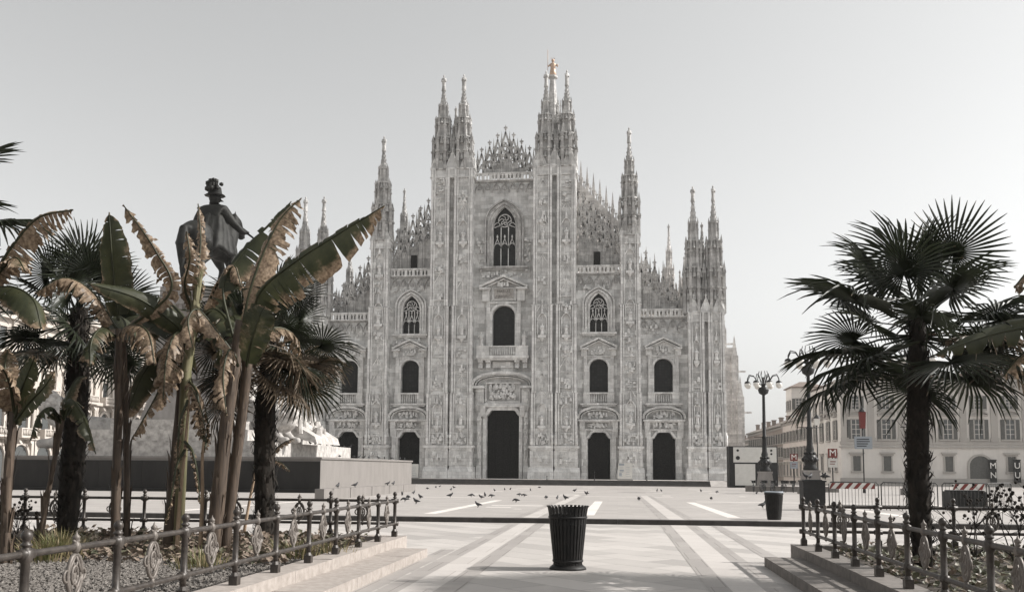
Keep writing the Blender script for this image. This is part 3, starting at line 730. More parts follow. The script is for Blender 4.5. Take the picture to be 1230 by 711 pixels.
def rampant(v, a, b_, za, zb, s, n=6):
    """sloping openwork crest of a flying buttress, from (a,za) down to (b_,zb)"""
    q = MB(); dp = 1.5
    q.prism([(s*a, za-1.5), (s*a, za), (s*b_, zb), (s*b_, zb-1.5)], v, v+dp); q.prism([(s*a, za-6.2), (s*a, za-5), (s*b_, zb-5), (s*b_, zb-6.2)], v+.3, v+dp)
    for i in range(n+1):
        t = i/n; u = a+(b_-a)*t; z = za+(zb-za)*t
        q.box(s*u-.22, s*u+.22, v-.1, v+dp+.1, z-6, z+1.4); q.frus(s*u, v+.25, z+1.4, z+3.9, .30, .02, 4); q.frus(s*u, v+dp-.2, z+1.4, z+3.4, .28, .02, 4); q.box(s*u-.32, s*u+.32, v-.16, v+dp+.16, z+.9, z+1.05)
        if i < n:
            u2 = a+(b_-a)*(i+.5)/n; z2 = za+(zb-za)*(i+.5)/n; q.frus(s*u2, v+.25, z2, z2+1.6, .16, .02, 4); q.box(s*u2-.22, s*u2+.22, v+.12, v+.38, z2+.8, z2+.95)
            hw = abs(b_-a)/n/2-.22; q.polybar(arch_pts(s*u2, hw, z2-4.6, z2-3.0, .9, 4, True), .16, v+.1, v+dp-.1); gable_relief(q, s*u2, z2-2.6, hw*2, 1.1, v+.05, .14, .2)
            q.box(s*u2-.09, s*u2+.09, v+.1, v+dp-.1, z2-5, z2-1)
    q.build('flying_buttress', MARR, CAT)
for s in (-1, 1):
    for k in range(7):
        v = 4+k*12.0
        if s > 0: rampant(v, 9.6, 18.6, 48.4-k*.3, 39.0, s, 9 if k == 0 else 6); 
        else: rampant(v+3, 9.6, 18.6, 43.5, 34, s)
        rampant(v+2, 19.2, 28.4, 35.0 if s > 0 else 31, 27.0, s, 7)
        if k < 6:
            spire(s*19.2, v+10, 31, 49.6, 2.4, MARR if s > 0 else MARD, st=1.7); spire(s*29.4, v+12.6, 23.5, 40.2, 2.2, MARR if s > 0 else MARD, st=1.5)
    b = MB()
    for k in range(9):
        y = 5+k*10.5; u = s*30.3
        b.box(u-1.2, u+1.2, y, y+1.8, 0, 25.5); b.frus(u, y+.9, 25.5, 31, 1.0, .05, 4); b.box(min(u, u+s*3.2), max(u, u+s*3.2), y+.7, y+1.0, 20.2, 20.55); b.box(min(u, u+s*3.2), max(u, u+s*3.2), y+.7, y+1.0, 25.0, 25.3)
    b.build('flank_buttress', MARR, CAT)
spire(28.6, 63, 31, 55.3, 2.6, MARR, st=1.9)

# ---- crossing tower with its tall spire
tc = (0.55, 97); b = MB()
b.frus(tc[0], tc[1], 40, 66, 8, 7, 8)
b.frus(tc[0], tc[1], 66, 84, 2.6, 2.1, 8); b.frus(tc[0], tc[1], 84, 88.5, 2.7, 2.5, 8); b.frus(tc[0], tc[1], 88.5, 104.6, 1.9, .75, 8); b.frus(tc[0], tc[1], 104.6, 105.1, 1.3, 1.3, 8)
for i in range(8):
    a = math.pi*i/4; x, y = math.cos(a), math.sin(a)
    b.frus(tc[0]+3.3*x, tc[1]+3.3*y, 60, 86, .45, .4, 4); b.frus(tc[0]+3.3*x, tc[1]+3.3*y, 86, 92, .5, .03, 4)
    b.frus(tc[0]+2.0*x, tc[1]+2.0*y, 88, 97, .3, .2, 4); b.frus(tc[0]+2*x, tc[1]+2*y, 97, 99, .28, .03, 4)
    b.box(tc[0]+2.9*x-.4, tc[0]+2.9*x+.4, tc[1]+2.9*y-.4, tc[1]+2.9*y+.4, 80, 80.6)
o = b.build('crossing_spire', MARD, CAT)
g = MB(); g.lathe([(.75, 0), (.95, .3), (.8, 1.4), (.62, 2.4), (.85, 3.1), (.7, 3.5), (.25, 3.75), (.22, 3.9)], n=10, sy=.8); g.ball((0, 0, 4.35), .45, 8)
g.tube([(.7, 0, 3.3), (1.25, -.2, 2.6), (1.3, -.5, 3.1)], [.25, .2, .14], 6); g.tube([(-.7, 0, 3.3), (-1.2, -.2, 2.7), (-1.35, -.4, 3.0)], [.25, .2, .14], 6)
for i in range(9): a = i*math.pi/4.5; g.frus(.5*math.cos(a), .5*math.sin(a), 4.7, 5.1, .06, .02, 4)
g.tube([(-1.35, -.4, 1.5), (-1.35, -.4, 7.2)], .07, 5)
g.build('golden_statue', GOLD, o, (tc[0], tc[1], 105.1))
# ------------------------------------------------------------------ town buildings
def stucco(name, c1, c2):
    m = mat(name, c1, .9); g = N(m); P = g.coord('Geo')
    n1 = g.noise(P, .35, 5, .65); n2 = g.noise(g.scale(P, (1.5, 1.5, .2)), 1.5, 4, .6)
    c = g.mix(g.ramp(n1, [(.35, c1), (.7, c2)]), [x*.7 for x in c1], g.ramp(n2, [(.5, 0), (.8, .4)])); g.col(c); return m
STU = stucco('palace_stucco', (.66, .63, .595), (.58, .555, .525)); STUD = stucco('palace_trim', (.40, .38, .355), (.35, .33, .31))
STUP = stucco('pink_stucco', (.66, .60, .555), (.58, .525, .49)); STUB = stucco('brown_stucco', (.33, .285, .255), (.27, .235, .21))
SHUT = noisy('shutter_paint', (.12, .12, .114), (.09, .09, .085), 3, .7, .1); PANE = mat('window_pane', (.09, .095, .095), .15, 0, .5)
ROOF = noisy('roof_tile', (.23, .185, .16), (.16, .135, .12), 2.5, .9, .3)
CREAM = stucco('carved_stone', (.52, .475, .43), (.40, .365, .33))
def win_mesh(kind):
    """windows of a palace front: frame, pediment; origin at the sill centre on the wall plane, facing -y"""
    fr, sh, pn = MB(), MB(), MB()
    wd, h = {'top': (1.0, 2.0), 'main': (1.25, 3.0), 'low': (1.15, 2.3)}[kind]
    fr.box(-wd/2-.75 if kind != 'low' else -wd/2-.35, wd/2+.75 if kind != 'low' else wd/2+.35, -.28, .02, -.3, -.06)
    fr.polybar([(-wd/2-.1, 0), (-wd/2-.1, h+.1), (wd/2+.1, h+.1), (wd/2+.1, 0)], .22, -.16, .02)
    if kind == 'main':
        fr.box(-1.3, 1.3, -.5, .02, h+.55, h+.75)
        fr.polybar([(-1.3, h+.85), (-.7, h+1.25), (0, h+1.42), (.7, h+1.25), (1.3, h+.85)], .2, -.5, .02); fr.prism([(-1.2, h+.75), (1.2, h+.75), (.6, h+1.2), (0, h+1.35), (-.6, h+1.2)], -.2, .02)
    if kind == 'low': fr.box(-1.15, 1.15, -.4, .02, h+.35, h+.58); fr.box(-.95, .95, -.2, .02, h+.1, h+.35)
    pn.box(-wd/2, wd/2, -.03, .01, 0, h)
    pn2 = MB(); pn2.box(-.04, .04, -.08, -.03, 0, h); 
    for k in range(1, 4): pn2.box(-wd/2, wd/2, -.07, -.03, h*k/4-.03, h*k/4+.03)
    if kind != 'low':
        for s in (-1, 1):
            c = s*(wd/2+.44); sh.box(c-.33, c+.33, -.14, -.02, -.02, h+.02)
            for k in range(int(h/.25)): sh.box(c-.27, c+.27, -.17, -.14, .08+k*.25, .2+k*.25)
    else: sh.box(-wd/2, wd/2, -.10, -.05, h*.0, h*.98)
    return fr.mesh('window', STUD), pn.mesh('pane', PANE), pn2.mesh('glazing_bar', STU), sh.mesh('shutter', SHUT)
WIN = {k: win_mesh(k) for k in ('top', 'main', 'low')}
def put_win(kind, parent, loc, rz=0.0, s=1.0):
    a, p, gb, sh = WIN[kind]; o = inst('window', a, parent, loc, (0, 0, rz), s)
    inst('pane', p, o); inst('glazing_bar', gb, o); inst('shutter', sh, o); return o

# royal palace front, facing the camera side
PX, PY, PZ = 35.0, 150.0, -.76
pal = empty('palace', (PX, PY, PZ), label='pale stucco palace with shuttered windows and flat pilasters behind the right palm', cat='palace')
W_ = 92
b = MB(); b.box(0, W_, 0, 24, 0, 16.4); b.build('wall', STU, pal)
b = MB()
for z, p, h in ((.0, .22, 1.2), (5.9, .3, .25), (6.4, .16, .5), (15.0, .25, .3), (15.6, .55, .35), (16.1, .95, .45)): b.box(-p, W_+p, -p, .3, z, z+h)
nb = 20; bw = W_/nb
for i in range(int(W_/.9)): b.box(i*.9, i*.9+.3, -.5, 0, 15.3, 15.6)
b.build('cornice', STUD, pal)
b = MB()
for i in range(nb+1):
    x = min(max(i*bw, .55), W_-.55); b.box(x-.5, x+.5, -.14, .01, 6.9, 15.0); b.box(x-.62, x+.62, -.22, .01, 14.5, 15.0); b.box(x-.6, x+.6, -.2, .01, 6.9, 7.5)
b.build('pilaster', STUD, pal)
for i in range(nb):
    x = (i+.5)*bw
    put_win('top', pal, (x, 0, 12.0)); put_win('main', pal, (x, 0, 7.3))
    if i == 4:
        a = MB(); a.prism(arch_pts(x, 1.6, 0, 3.1, 1.6), -.03, .02); ar = a.build('archway', SHUT, pal)
        a = MB(); a.polybar(arch_pts(x, 1.75, 0, 3.1, 1.75), .3, -.2, .02); a.build('arch_frame', STUD, ar)
    else: put_win('low', pal, (x, 0, 2.3))
b = MB(); b.prism([(-.6, 16.55), (W_+.6, 16.55), (W_-6, 17.6), (6, 17.6)], .2, 23.5); rf = b.build('roof', ROOF, pal)
for i in range(7):
    a = MB(); x = 6+i*12.5+rnd.uniform(-3, 3); a.box(x-.5, x+.5, 4, 5, 17, 19.2+rnd.uniform(-.4, .5)); a.box(x-.65, x+.65, 3.85, 5.15, 18.9, 19.05); a.build('chimney', STUB, rf)
for y in (3.5, 8.5, 13.5, 18.5):
    for k_, z_ in (('top', 12.0), ('main', 7.3), ('low', 2.3)): put_win(k_, pal, (0, y, z_), -math.pi/2)
# banners with vertical letters
WL = mat('white_lettering', (.75, .73, .70), .8); BLK = mat('black_cloth', (.02, .02, .02), .8)
for px, lett, lab in ((1193, 'MN', 'narrow black vertical banner lettered M N on the palace wall'), (1222, 'UU', 'narrow black vertical banner lettered U U on the palace wall')):
    p = at(px, 566, 149.3)
    o = empty('banner', (p.x, 149.3, p.z), label=lab, cat='banner', group='black banners on the palace')
    b = MB(); b.box(-.5, .5, -.04, .04, -1.7, 1.7); b.box(-.58, .58, -.06, .06, 1.7, 1.82); b.box(-.06, .06, .04, .9, 1.6, 1.72); b.build('cloth', BLK, o)
    for k, ch in enumerate(lett): inst('lettering', text_mesh(ch, 1.3, WL, .02), o, (0, -.07, .85-k*1.45))

# long wing with shutters along the side street (runs in depth)
def wing(name, x, y0, y1, h, m, label, rows, roofm=ROOF, eave=.8, cat='building'):
    o = empty(name, (x, y0, PZ), label=label, cat=cat)
    L = y1-y0
    b = MB(); b.box(0, 14, 0.003, L-.003, 0, h); b.build('wall', m, o)
    b = MB(); b.box(-eave, 14, -.0, L, h-.05, h+.3); b.box(-.2, .1, 0, L, h-.6, h-.2); b.box(-.15, .1, 0, L, 4.6, 4.9); b.build('cornice', STUD, o)
    b = MB(); b.add([(-eave, 0, h+.3), (14, 0, h+.3), (7, 0, h+3), (-eave, L, h+.3), (14, L, h+.3), (7, L, h+3)], [(0, 1, 2), (5, 4, 3), (0, 2, 5, 3), (1, 4, 5, 2)]); rf = b.build('roof', roofm, o)
    for i in range(int(L/9)):
        a = MB(); y = 3+i*9+rnd.uniform(-2, 2); a.box(1, 1.9, y, y+.8, h+.5, h+2.2+rnd.uniform(0, .5)); a.box(.85, 2.05, y-.15, y+.95, h+2.2, h+2.35); a.build('chimney', STUB, rf)
    n = int(L/3.2)
    for i in range(n):
        for z, k in rows: put_win(k, o, (0, (i+.5)*L/n, z), -math.pi/2)
    return o
wing('town_house', 35.8, 174.2, 206, 12.3, STUP, 'pinkish town house with rows of grey shutters beside the palace', ((8.3, 'top'), (4.9, 'top'), (1.2, 'low')))
wing('brown_house', 36.3, 206.3, 262, 12.0, STUB, 'brown town house with sloping tiled roof down the side street', ((8.3, 'top'), (5.3, 'top'), (1.2, 'low')))
wing('brown_house', 38.0, 262.5, 330, 10.6, STUP, 'faint farthest house at the end of the side street', ((7.3, 'top'), (4.6, 'top')))
tw = empty('tower_house', (41.5, 226, PZ), label='pale square tower house with low roof above the street', cat='tower')
b = MB(); b.box(0, 7.2, 0, 7.2, 0, 22.2); b.build('wall', STU, tw)
b = MB(); b.taper(-.5, 7.7, -.5, 7.7, 22.2, 23.6, 3, 3, 3); b.box(-.5, 7.7, -.5, 7.7, 21.95, 22.2); b.build('roof', ROOF, tw)
for x in (1.7, 5.4): put_win('top', tw, (x, 0, 16.8), 0, 1.25)
for y in (2.2, 5.2): put_win('top', tw, (0, y, 16.8), -math.pi/2, 1.1)

# arcaded building on the left, long sunlit front facing right
LB = empty('arcaded_building', (-76, 84, -.8), label='ornate sunlit palace front with balconies behind the left palms', cat='building')
b = MB(); b.box(-20, 0, 0, 100, 0, 23); b.build('wall', CREAM, LB)
b = MB()
for z, p, h in ((5.6, .7, .5), (11.0, .9, .45), (16.2, .8, .4), (20.6, .7, .3), (22.3, 1.3, .7)): b.box(-.5, p, -.3, 100.3, z, z+h)
for i in range(100): b.box(0, .9, i+.1, i+.5, 21.9, 22.3)
b.build('cornice', CREAM, LB)
def arcade_bay():
    f = MB(); p = MB(); bal = MB()
    f.m = p.m = bal.m = Matrix.Rotation(R(90), 4, 'Z')       # local -y becomes +x
    f.polybar(arch_pts(0, 1.15, 6.2, 9.0, 1.15), .35, -.35, .02); f.polybar(arch_pts(0, 1.55, 6.2, 9.0, 1.55), .16, -.2, .02)
    f.polybar([(-.85, 11.8), (-.85, 14.6), (.85, 14.6), (.85, 11.8)], .3, -.3, .02); f.polybar([(-1.25, 15.0), (0, 15.8), (1.25, 15.0), (-1.25, 15.0)], .22, -.45, .02)
    f.polybar([(-.8, 17.0), (-.8, 19.6), (.8, 19.6), (.8, 17.0)], .26, -.25, .02)
    f.polybar(arch_pts(0, 1.7, 0, 3.4, 1.7), .35, -.3, .02)
    for s in (-1, 1):
        f.box(s*2.1-.35, s*2.1+.35, -.5, .02, 0, 5.6); f.lathe([(.3, 6.1), (.26, 6.5), (.22, 10.2), (.34, 11)], s*2.1, -.3, 8); f.box(s*2.1-.25, s*2.1+.25, -.35, .02, 11.5, 16.2); f.box(s*2.1-.25, s*2.1+.25, -.3, .02, 16.6, 20.6)
    ps = []
    for kind, arg in (('a', arch_pts(0, 1.0, 6.2, 9.0, 1.0)), ('b', (-.7, .7, 11.6, 14.5)), ('b', (-.67, .67, 16.8, 19.5)), ('a', arch_pts(0, 1.55, .02, 3.4, 1.55))):
        p = MB(); p.m = f.m
        if kind == 'a': p.prism(arg, -.04, .01)
        else: p.box(arg[0], arg[1], -.04, .01, arg[2], arg[3])
        ps.append(p.mesh('pane', PANE))
    bals = []
    for z in (5.9, 11.2):
        bal = MB(); bal.m = f.m; bals.append(bal)
        bal.box(-1.5, 1.5, -1.3, .02, z-.1, z+.18); bal.box(-1.5, 1.5, -1.3, -1.12, z+1.0, z+1.15)
        for i in range(9): bal.lathe([(.05, z+.18), (.11, z+.5), (.05, z+1.0)], -1.35+i*.338, -1.2, 6)
        for s in (-1, 1): bal.taper(s*1.1-.2, s*1.1+.2, -1.1, .02, z-.9, z-.1, 0, .5); bal.box(s*1.42-.1, s*1.42+.1, -1.3, .02, z+.18, z+1.1)
    return f.mesh('window_bay', CREAM), ps, [q.mesh('balcony', CREAM) for q in bals]
ab = arcade_bay()
for i in range(21):
    o = inst('window_bay', ab[0], LB, (0, 2.4+i*4.7, 0)); [inst('pane', q, o) for q in ab[1]]; [inst('balcony', q, o) for q in ab[2]]

# ------------------------------------------------------------------ monument
mx, my = -31.0, 74.0; gm = gz(70)
MON = empty('equestrian_monument', (mx, my, gm), label='bronze horseman on a tall stone pedestal over a broad granite platform at the left', cat='monument')
b = MB(); fx = 10.9
b.box(-11.5, fx, -13, 15, -.6, 2.36); b.build('platform', GRAND, MON)
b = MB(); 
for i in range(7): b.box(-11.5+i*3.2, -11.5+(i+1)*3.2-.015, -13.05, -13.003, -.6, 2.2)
b.build('front_shade', DARKFR, MON)  # thin dark sheets that paint the shade onto the platform front
b = MB(); b.box(-11.6, fx+.1, -13.1, 15.1, 2.36, 2.50); b.box(-12.2, -11.6, -13.6, 15, -.6, .3); b.build('platform_edge', GRAND, MON)
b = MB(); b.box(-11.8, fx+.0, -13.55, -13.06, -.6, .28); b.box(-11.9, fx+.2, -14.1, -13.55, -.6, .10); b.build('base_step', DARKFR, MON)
b = MB(); b.box(-8.5, 5.6, -11, 12, 2.5, 3.65); b.box(-8, 4.2, -9.5, 10.5, 3.65, 4.5); b.box(-7.2, 2.6, -8.2, 9.5, 4.5, 5.3); b.build('step', WHITEST, MON)
b = MB()
b.taper(-6.4, 1.4, -5.5, 6, 5.3, 7.4, .5, .5, .5); b.box(-5.7, .7, -4.8, 5.3, 7.4, 13.8); b.box(-6.0, 1.0, -5.1, 5.6, 8.0, 8.35)
b.taper(-5.7, .7, -4.8, 5.3, 13.8, 14.6, -.55, -.55, -.55); b.box(-6.4, 1.4, -5.5, 6, 14.6, 15.2); b.box(-5.6, .6, -4.6, 5.2, 15.2, 16.2)
for i in range(14): b.box(-6.2+i*.53, -5.95+i*.53, -5.4, -4.8, 14.2, 14.6)
for i in range(20): b.box(.7, 1.3, -4.9+i*.53, -4.65+i*.53, 14.2, 14.6)
ped = b.build('pedestal', PEDST, MON)
rr = random.Random(12); b = MB(); panel_relief(b, -2.5, 8.6, 13.2, 5.0, -4.8, 90, rr); b.build('relief', PEDST, ped)
# lion resting on the steps at the right
def lion(lx, ly, lz, rz, s):
    P = [(0, 0, 1.0), (.9, 0, 1.1), (1.7, 0, 1.55), (2.3, 0, 2.15), (2.75, 0, 2.35), (3.25, 0, 2.15), (-.9, 0, .95), (-1.6, 0, .8), (1.5, .5, .8), (2.3, .55, .25), (3.1, .55, .2), (1.5, -.5, .8), (2.3, -.55, .25), (3.1, -.55, .2), (-1.3, .65, .65), (-.5, .85, .3), (.1, .85, .2), (-1.3, -.65, .65), (-.5, -.85, .3), (.1, -.85, .2), (-2.2, .2, .3), (-2.4, .8, .2), (-1.9, 1.3, .2)]
    E = [(0, 1), (1, 2), (2, 3), (3, 4), (4, 5), (0, 6), (6, 7), (2, 8), (8, 9), (9, 10), (2, 11), (11, 12), (12, 13), (7, 14), (14, 15), (15, 16), (7, 17), (17, 18), (18, 19), (7, 20), (20, 21), (21, 22)]
    rd = [.75, .7, .85, .9, .6, .38, .68, .6, .4, .28, .25, .4, .28, .25, .5, .35, .25, .5, .35, .25, .14, .1, .13]
    o = inst('lion', skin_mesh('lion', P, E, rd, WHITEST, 2), MON, (lx, ly, lz), (0, 0, rz), s)
    q = MB(); r = random.Random(2)
    for i in range(46):                      # mane locks
        a = r.uniform(0, 2*math.pi); t = r.uniform(0, 1); c = Vector((1.7+t*.9, 0, 1.6+t*.7)); q.ball(c+Vector((0, math.cos(a)*(.85-.2*t), math.sin(a)*(.85-.2*t))), r.uniform(.16, .28), 6)
    q.build('mane', WHITEST, o); return o
lion(3.9, -5.0, 3.6, R(-28), 1.0); lion(-11, -3, 3.2, R(200), 1.5)
b = MB(); b.add([(.8, -5, 5.3), (.8, 3, 5.3), (.8, 3, 8.0), (.8, -5, 8.0), (7.6, -4, 3.65), (7.6, 2, 3.65), (7.4, 2, 4.2), (7.4, -4, 4.2)], [(0, 1, 2, 3), (4, 7, 6, 5), (3, 2, 6, 7), (0, 4, 5, 1), (0, 3, 7, 4), (1, 5, 6, 2)])
rr = random.Random(9)
for _ in range(60):
    t = rr.random(); x = 1+t*6.4; z = 8-t*3.8; a = rr.uniform(.15, .5); y = rr.uniform(-5, 3)
    b.frus(x, y, z-.4, z+rr.uniform(.1, .7), a, a*.5, 6)
b.build('trophy_ramp', WHITEST, MON)
# horse and rider
HR = empty('horse', (-3.9, .5, 16.5)); HR.scale = (1.15, 1, 1); HR.parent = MON
S = 2.75
hb = MB()
hb.ball((0, -.82, 1.66), .50, 12, .95, 1.05, .98); hb.ball((0, -.1, 1.62), .47, 12, .95, 1.6, .95); hb.ball((0, .68, 1.68), .47, 12, .85, 1.0, 1.05); hb.ball((.2, -.9, 1.5), .36, 10, .8, 1, 1.2); hb.ball((-.2, -.9, 1.5), .36, 10, .8, 1, 1.2)
hb.tube([(0, .72, 1.8), (0, 1.02, 2.2), (0, 1.22, 2.55), (0, 1.36, 2.74)], [.42, .33, .25, .2], 10)
hb.tube([(0, 1.22, 2.76), (0, 1.5, 2.66), (0, 1.78, 2.42), (0, 1.95, 2.25)], [.19, .2, .14, .11], 10)
for s_ in (-1, 1): hb.tube([(s_*.09, 1.26, 2.85), (s_*.12, 1.24, 3.05)], [.06, .02], 6)
for P_, Q_ in (([(.26, -.95, 1.5), (.28, -.72, 1.05), (.27, -1.12, .68), (.27, -1.08, .2), (.27, -1.0, .06)], 1), ([(-.26, -.95, 1.5), (-.28, -.62, 1.05), (-.27, -.98, .68), (-.27, -.88, .2), (-.27, -.8, .06)], 1), ([(.22, .75, 1.5), (.23, .82, 1.0), (.23, .84, .78), (.23, .8, .2), (.23, .86, .06)], 0), ([(-.22, .75, 1.5), (-.23, 1.1, 1.15), (-.23, 1.25, 1.02), (-.23, 1.08, .6), (-.23, 1.0, .5)], 0)):
    hb.tube(P_, [.30 if Q_ else .22, .18 if Q_ else .14, .11, .085, .12], 8)
hb.tube([(0, -1.22, 1.85), (0, -1.5, 1.75), (.05, -1.62, 1.2), (.02, -1.6, .45)], [.1, .13, .19, .05], 8)
for i in range(9): t = i/8; hb.ball((.05*(-1)**i, .72+.58*t, 2.12+.68*t), .13, 6)
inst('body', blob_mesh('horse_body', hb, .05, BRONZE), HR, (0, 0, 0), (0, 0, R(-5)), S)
rp = [(0, -.1, 1.95), (0, -.08, 2.35), (0, -.02, 2.75), (0, .0, 2.98), (0, .03, 3.2), (.32, -.02, 2.8), (.52, .02, 2.45), (.72, .3, 2.15), (.8, .45, 2.1), (-.32, -.02, 2.8), (-.5, -.05, 2.4), (-.4, .35, 2.2), (-.3, .5, 2.2), (.36, .2, 1.95), (.5, .3, 1.4), (.5, .15, .95), (.5, .35, .85), (-.36, .2, 1.95), (-.5, .3, 1.4), (-.5, .15, .95), (-.5, .35, .85)]
re_ = [(0, 1), (1, 2), (2, 3), (3, 4), (2, 5), (5, 6), (6, 7), (7, 8), (2, 9), (9, 10), (10, 11), (11, 12), (0, 13), (13, 14), (14, 15), (15, 16), (0, 17), (17, 18), (18, 19), (19, 20)]
rr_ = [.34, .32, .33, .13, .19, .19, .14, .10, .08, .19, .14, .1, .08, .2, .14, .09, .08, .2, .14, .09, .08]
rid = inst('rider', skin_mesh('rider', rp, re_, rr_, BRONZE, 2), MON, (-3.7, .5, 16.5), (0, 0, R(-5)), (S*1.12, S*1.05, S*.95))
b = MB()                                   # cape spreading over the horse's back
rr = random.Random(4); nA, nZ = 28, 9; vs = []
for j in range(nZ):
    t = j/(nZ-1); z = 2.98-t*1.75
    for i in range(nA):
        a = math.pi*(1.08+.84*i/(nA-1)); rad = .16+.74*t**.6+.05*math.sin(i*1.9)*t+rr.uniform(-.015, .015)
        vs.append((rad*.92*math.cos(a), rad*(.8+.55*t)*math.sin(a)+.1, z-.10*t*math.sin(i*.8)))
vs += [(x*.93, y*.93+.02, z) for x, y, z in vs]
k0 = nA*nZ
fs = []
for j in range(nZ-1):
    for i in range(nA-1):
        q = (j*nA+i, j*nA+i+1, (j+1)*nA+i+1, (j+1)*nA+i); fs += [q, tuple(x+k0 for x in q[::-1])]
for i in range(nA-1): q = ((nZ-1)*nA+i, (nZ-1)*nA+i+1); fs.append((q[0], q[1], q[1]+k0, q[0]+k0))
b.add(vs, fs, True); b.build('cape', BRONZE, rid)
b = MB(); b.ball((0, .04, 3.24), .17, 10, 1, 1.1, 1.15); b.lathe([(.30, 3.33), (.2, 3.4), (.17, 3.6), (.05, 3.66)], 0, .03, 10)
for i in range(26):
    a = rr.uniform(0, 6.28); rad = rr.uniform(.02, .24); b.ball((rad*math.cos(a), rad*math.sin(a)-.02, 3.48+rr.uniform(0, .34)), rr.uniform(.05, .12), 5)
b.build('plumed_helmet', BRONZE, rid)
b = MB(); b.tube([(.75, .4, 2.2), (1.75, .9, 1.25)], [.035, .015], 6); b.tube([(.68, .36, 2.27), (.85, .46, 2.12)], .06, 6); b.lathe([(.0, 0), (.1, .02), (.0, .04)], .8, .43, 6); b.build('sword', BRONZE, rid)

# long low granite bench in front of the platform
bx = MB(); A, B_ = gnd(389, 601), gnd(499.5, 589.6)
n = 5
for i in range(n):
    p = A.lerp(B_, i/n); q = A.lerp(B_, (i+.98)/n); d = (q-p).normalized(); s_ = Vector((-d.y, d.x, 0))*.45
    bx.add([p, q, q+s_, p+s_, p+Vector((0, 0, .55)), q+Vector((0, 0, .55)), q+s_+Vector((0, 0, .55)), p+s_+Vector((0, 0, .55))], [(3, 2, 1, 0), (4, 5, 6, 7), (0, 1, 5, 4), (1, 2, 6, 5), (2, 3, 7, 6), (3, 0, 4, 7)])
tag(bx.build('stone_bench', GRAND), 'long low stone bench running beside the monument platform', 'bench')

# ------------------------------------------------------------------ street lamps
GLOBE = mat('milky_glass', (.72, .70, .66), .25, 0, .5)
def lamp():
    o = empty('street_lamp', cat='street lamp', group='many armed street lamps on the square')
    b = MB(); b.box(-.9, .9, -.9, .9, 0, .5); b.taper(-.75, .75, -.75, .75, .5, 1.7, .15, .15, .15); b.box(-.66, .66, -.66, .66, 1.7, 1.9); b.build('plinth', PEDST, o)
    b = MB(); b.lathe([(.55, 1.9), (.6, 2.05), (.42, 2.3), (.52, 2.6), (.62, 2.85), (.45, 3.1), (.3, 3.3), (.34, 3.6), (.25, 3.9), (.22, 5.2), (.28, 5.3), (.18, 5.45), (.15, 8.4), (.13, 10.3), (.2, 10.4), (.2, 10.55), (.12, 10.7), (.1, 11.4)], n=10)
    for i in range(8):
        a = i*math.pi/4; b.ball((.5*math.cos(a), .5*math.sin(a), 2.75), .2, 6); b.ball((.38*math.cos(a), .38*math.sin(a), 3.25), .12, 6)
    b.tube([(-1.0, 0, 5.35), (1.0, 0, 5.35)], .04, 6); b.build('post', IRONB, o)
    ar = MB(); gl = []
    for i in range(8):
        a = i*math.pi/4+.2; c, s = math.cos(a), math.sin(a)
        ar.tube([(0, 0, 10.5), (.5*c, .5*s, 10.75), (1.0*c, 1.0*s, 11.5), (1.45*c, 1.45*s, 11.6), (1.65*c, 1.65*s, 11.2), (1.65*c, 1.65*s, 10.95)], .045, 6)
        ar.lathe([(.05, 10.98), (.22, 10.9), (.3, 10.78), (.28, 10.72)], 1.65*c, 1.65*s, 8); gl.append((1.65*c, 1.65*s, 10.58))
        ar.tube([(.15*c, .15*s, 10.9), (.55*c, .55*s, 11.6), (.4*c, .4*s, 12.0)], .03, 5)
    for z in (9.9,): ar.lathe([(.05, 9.5), (.45, 9.75), (.55, 10.1), (.4, 10.35), (.15, 10.4)], 0, 0, 10)
    ar.build('arm', IRONB, o)
    g = MB(); g.ball((0, 0, 0), .31, 12); gme = g.mesh('globe', GLOBE)
    for p in gl: inst('globe', gme, o, p)
    return o
lp = lamp()
lamps = [lp, copy_tree(lp), copy_tree(lp)]
for o, (x, y), s, lab in zip(lamps, ((14.7, 95), (15.5, 77), (23.3, 76)), (1, 1, 1), ('black street lamp of eight globes clear against the sky beside the cathedral', 'black street lamp rising behind the fan leaves left of the right palm', 'black street lamp hidden behind the right palm trunk', 'black street lamp behind the palm leaves at the right edge')):
    o.location = (x, y, gz(y)); o['label'] = lab

# ------------------------------------------------------------------ hoarding and signs
WP = noisy('white_panel', (.62, .61, .58), (.55, .54, .51), 2, .6, .05); DKP = noisy('dark_panel', (.012, .012, .012), (.024, .024, .024), 2, .6, .1)
RED = mat('metro_red', (.17, .04, .033), .55); REDW = mat('barrier_red', (.16, .035, .03), .6); GREYB = mat('sign_blue_grey', (.30, .33, .36), .6)
Y = 120; o = empty('hoarding', (at(907, 570, Y).x, Y, gz(Y)), label='wide white billboard over a dark stage box beside the cathedral', cat='billboard')
p0, p1 = at(881, 555, Y), at(933, 537, Y); cx = at(907, 570, Y).x
b = MB(); b.box(p0.x-cx-.5, p1.x-cx+.1, 0.1, 3, 0, p1.z-gz(Y)+.12); b.build('stage_box', DKP, o)
b = MB(); b.box(p0.x-cx, p1.x-cx-.05, -.05, .1, p0.z-gz(Y), p1.z-gz(Y)); b.build('board', WP, o)
q = at(883, 573, Y); r_ = at(907, 557, Y); b = MB(); b.box(q.x-cx, r_.x-cx, -.08, .1, .3, r_.z-gz(Y)); b.build('panel', WP, o)
b = MB(); zz = (p0.z+p1.z)/2-gz(Y)
for dx, dz in ((p0.x-cx+.5, .55), (p0.x-cx+.5, -.45)): b.lathe([(.001, 0), (.24, .0), (.24, .03), (.001, .03)], 0, 0, 14); 
b = MB()
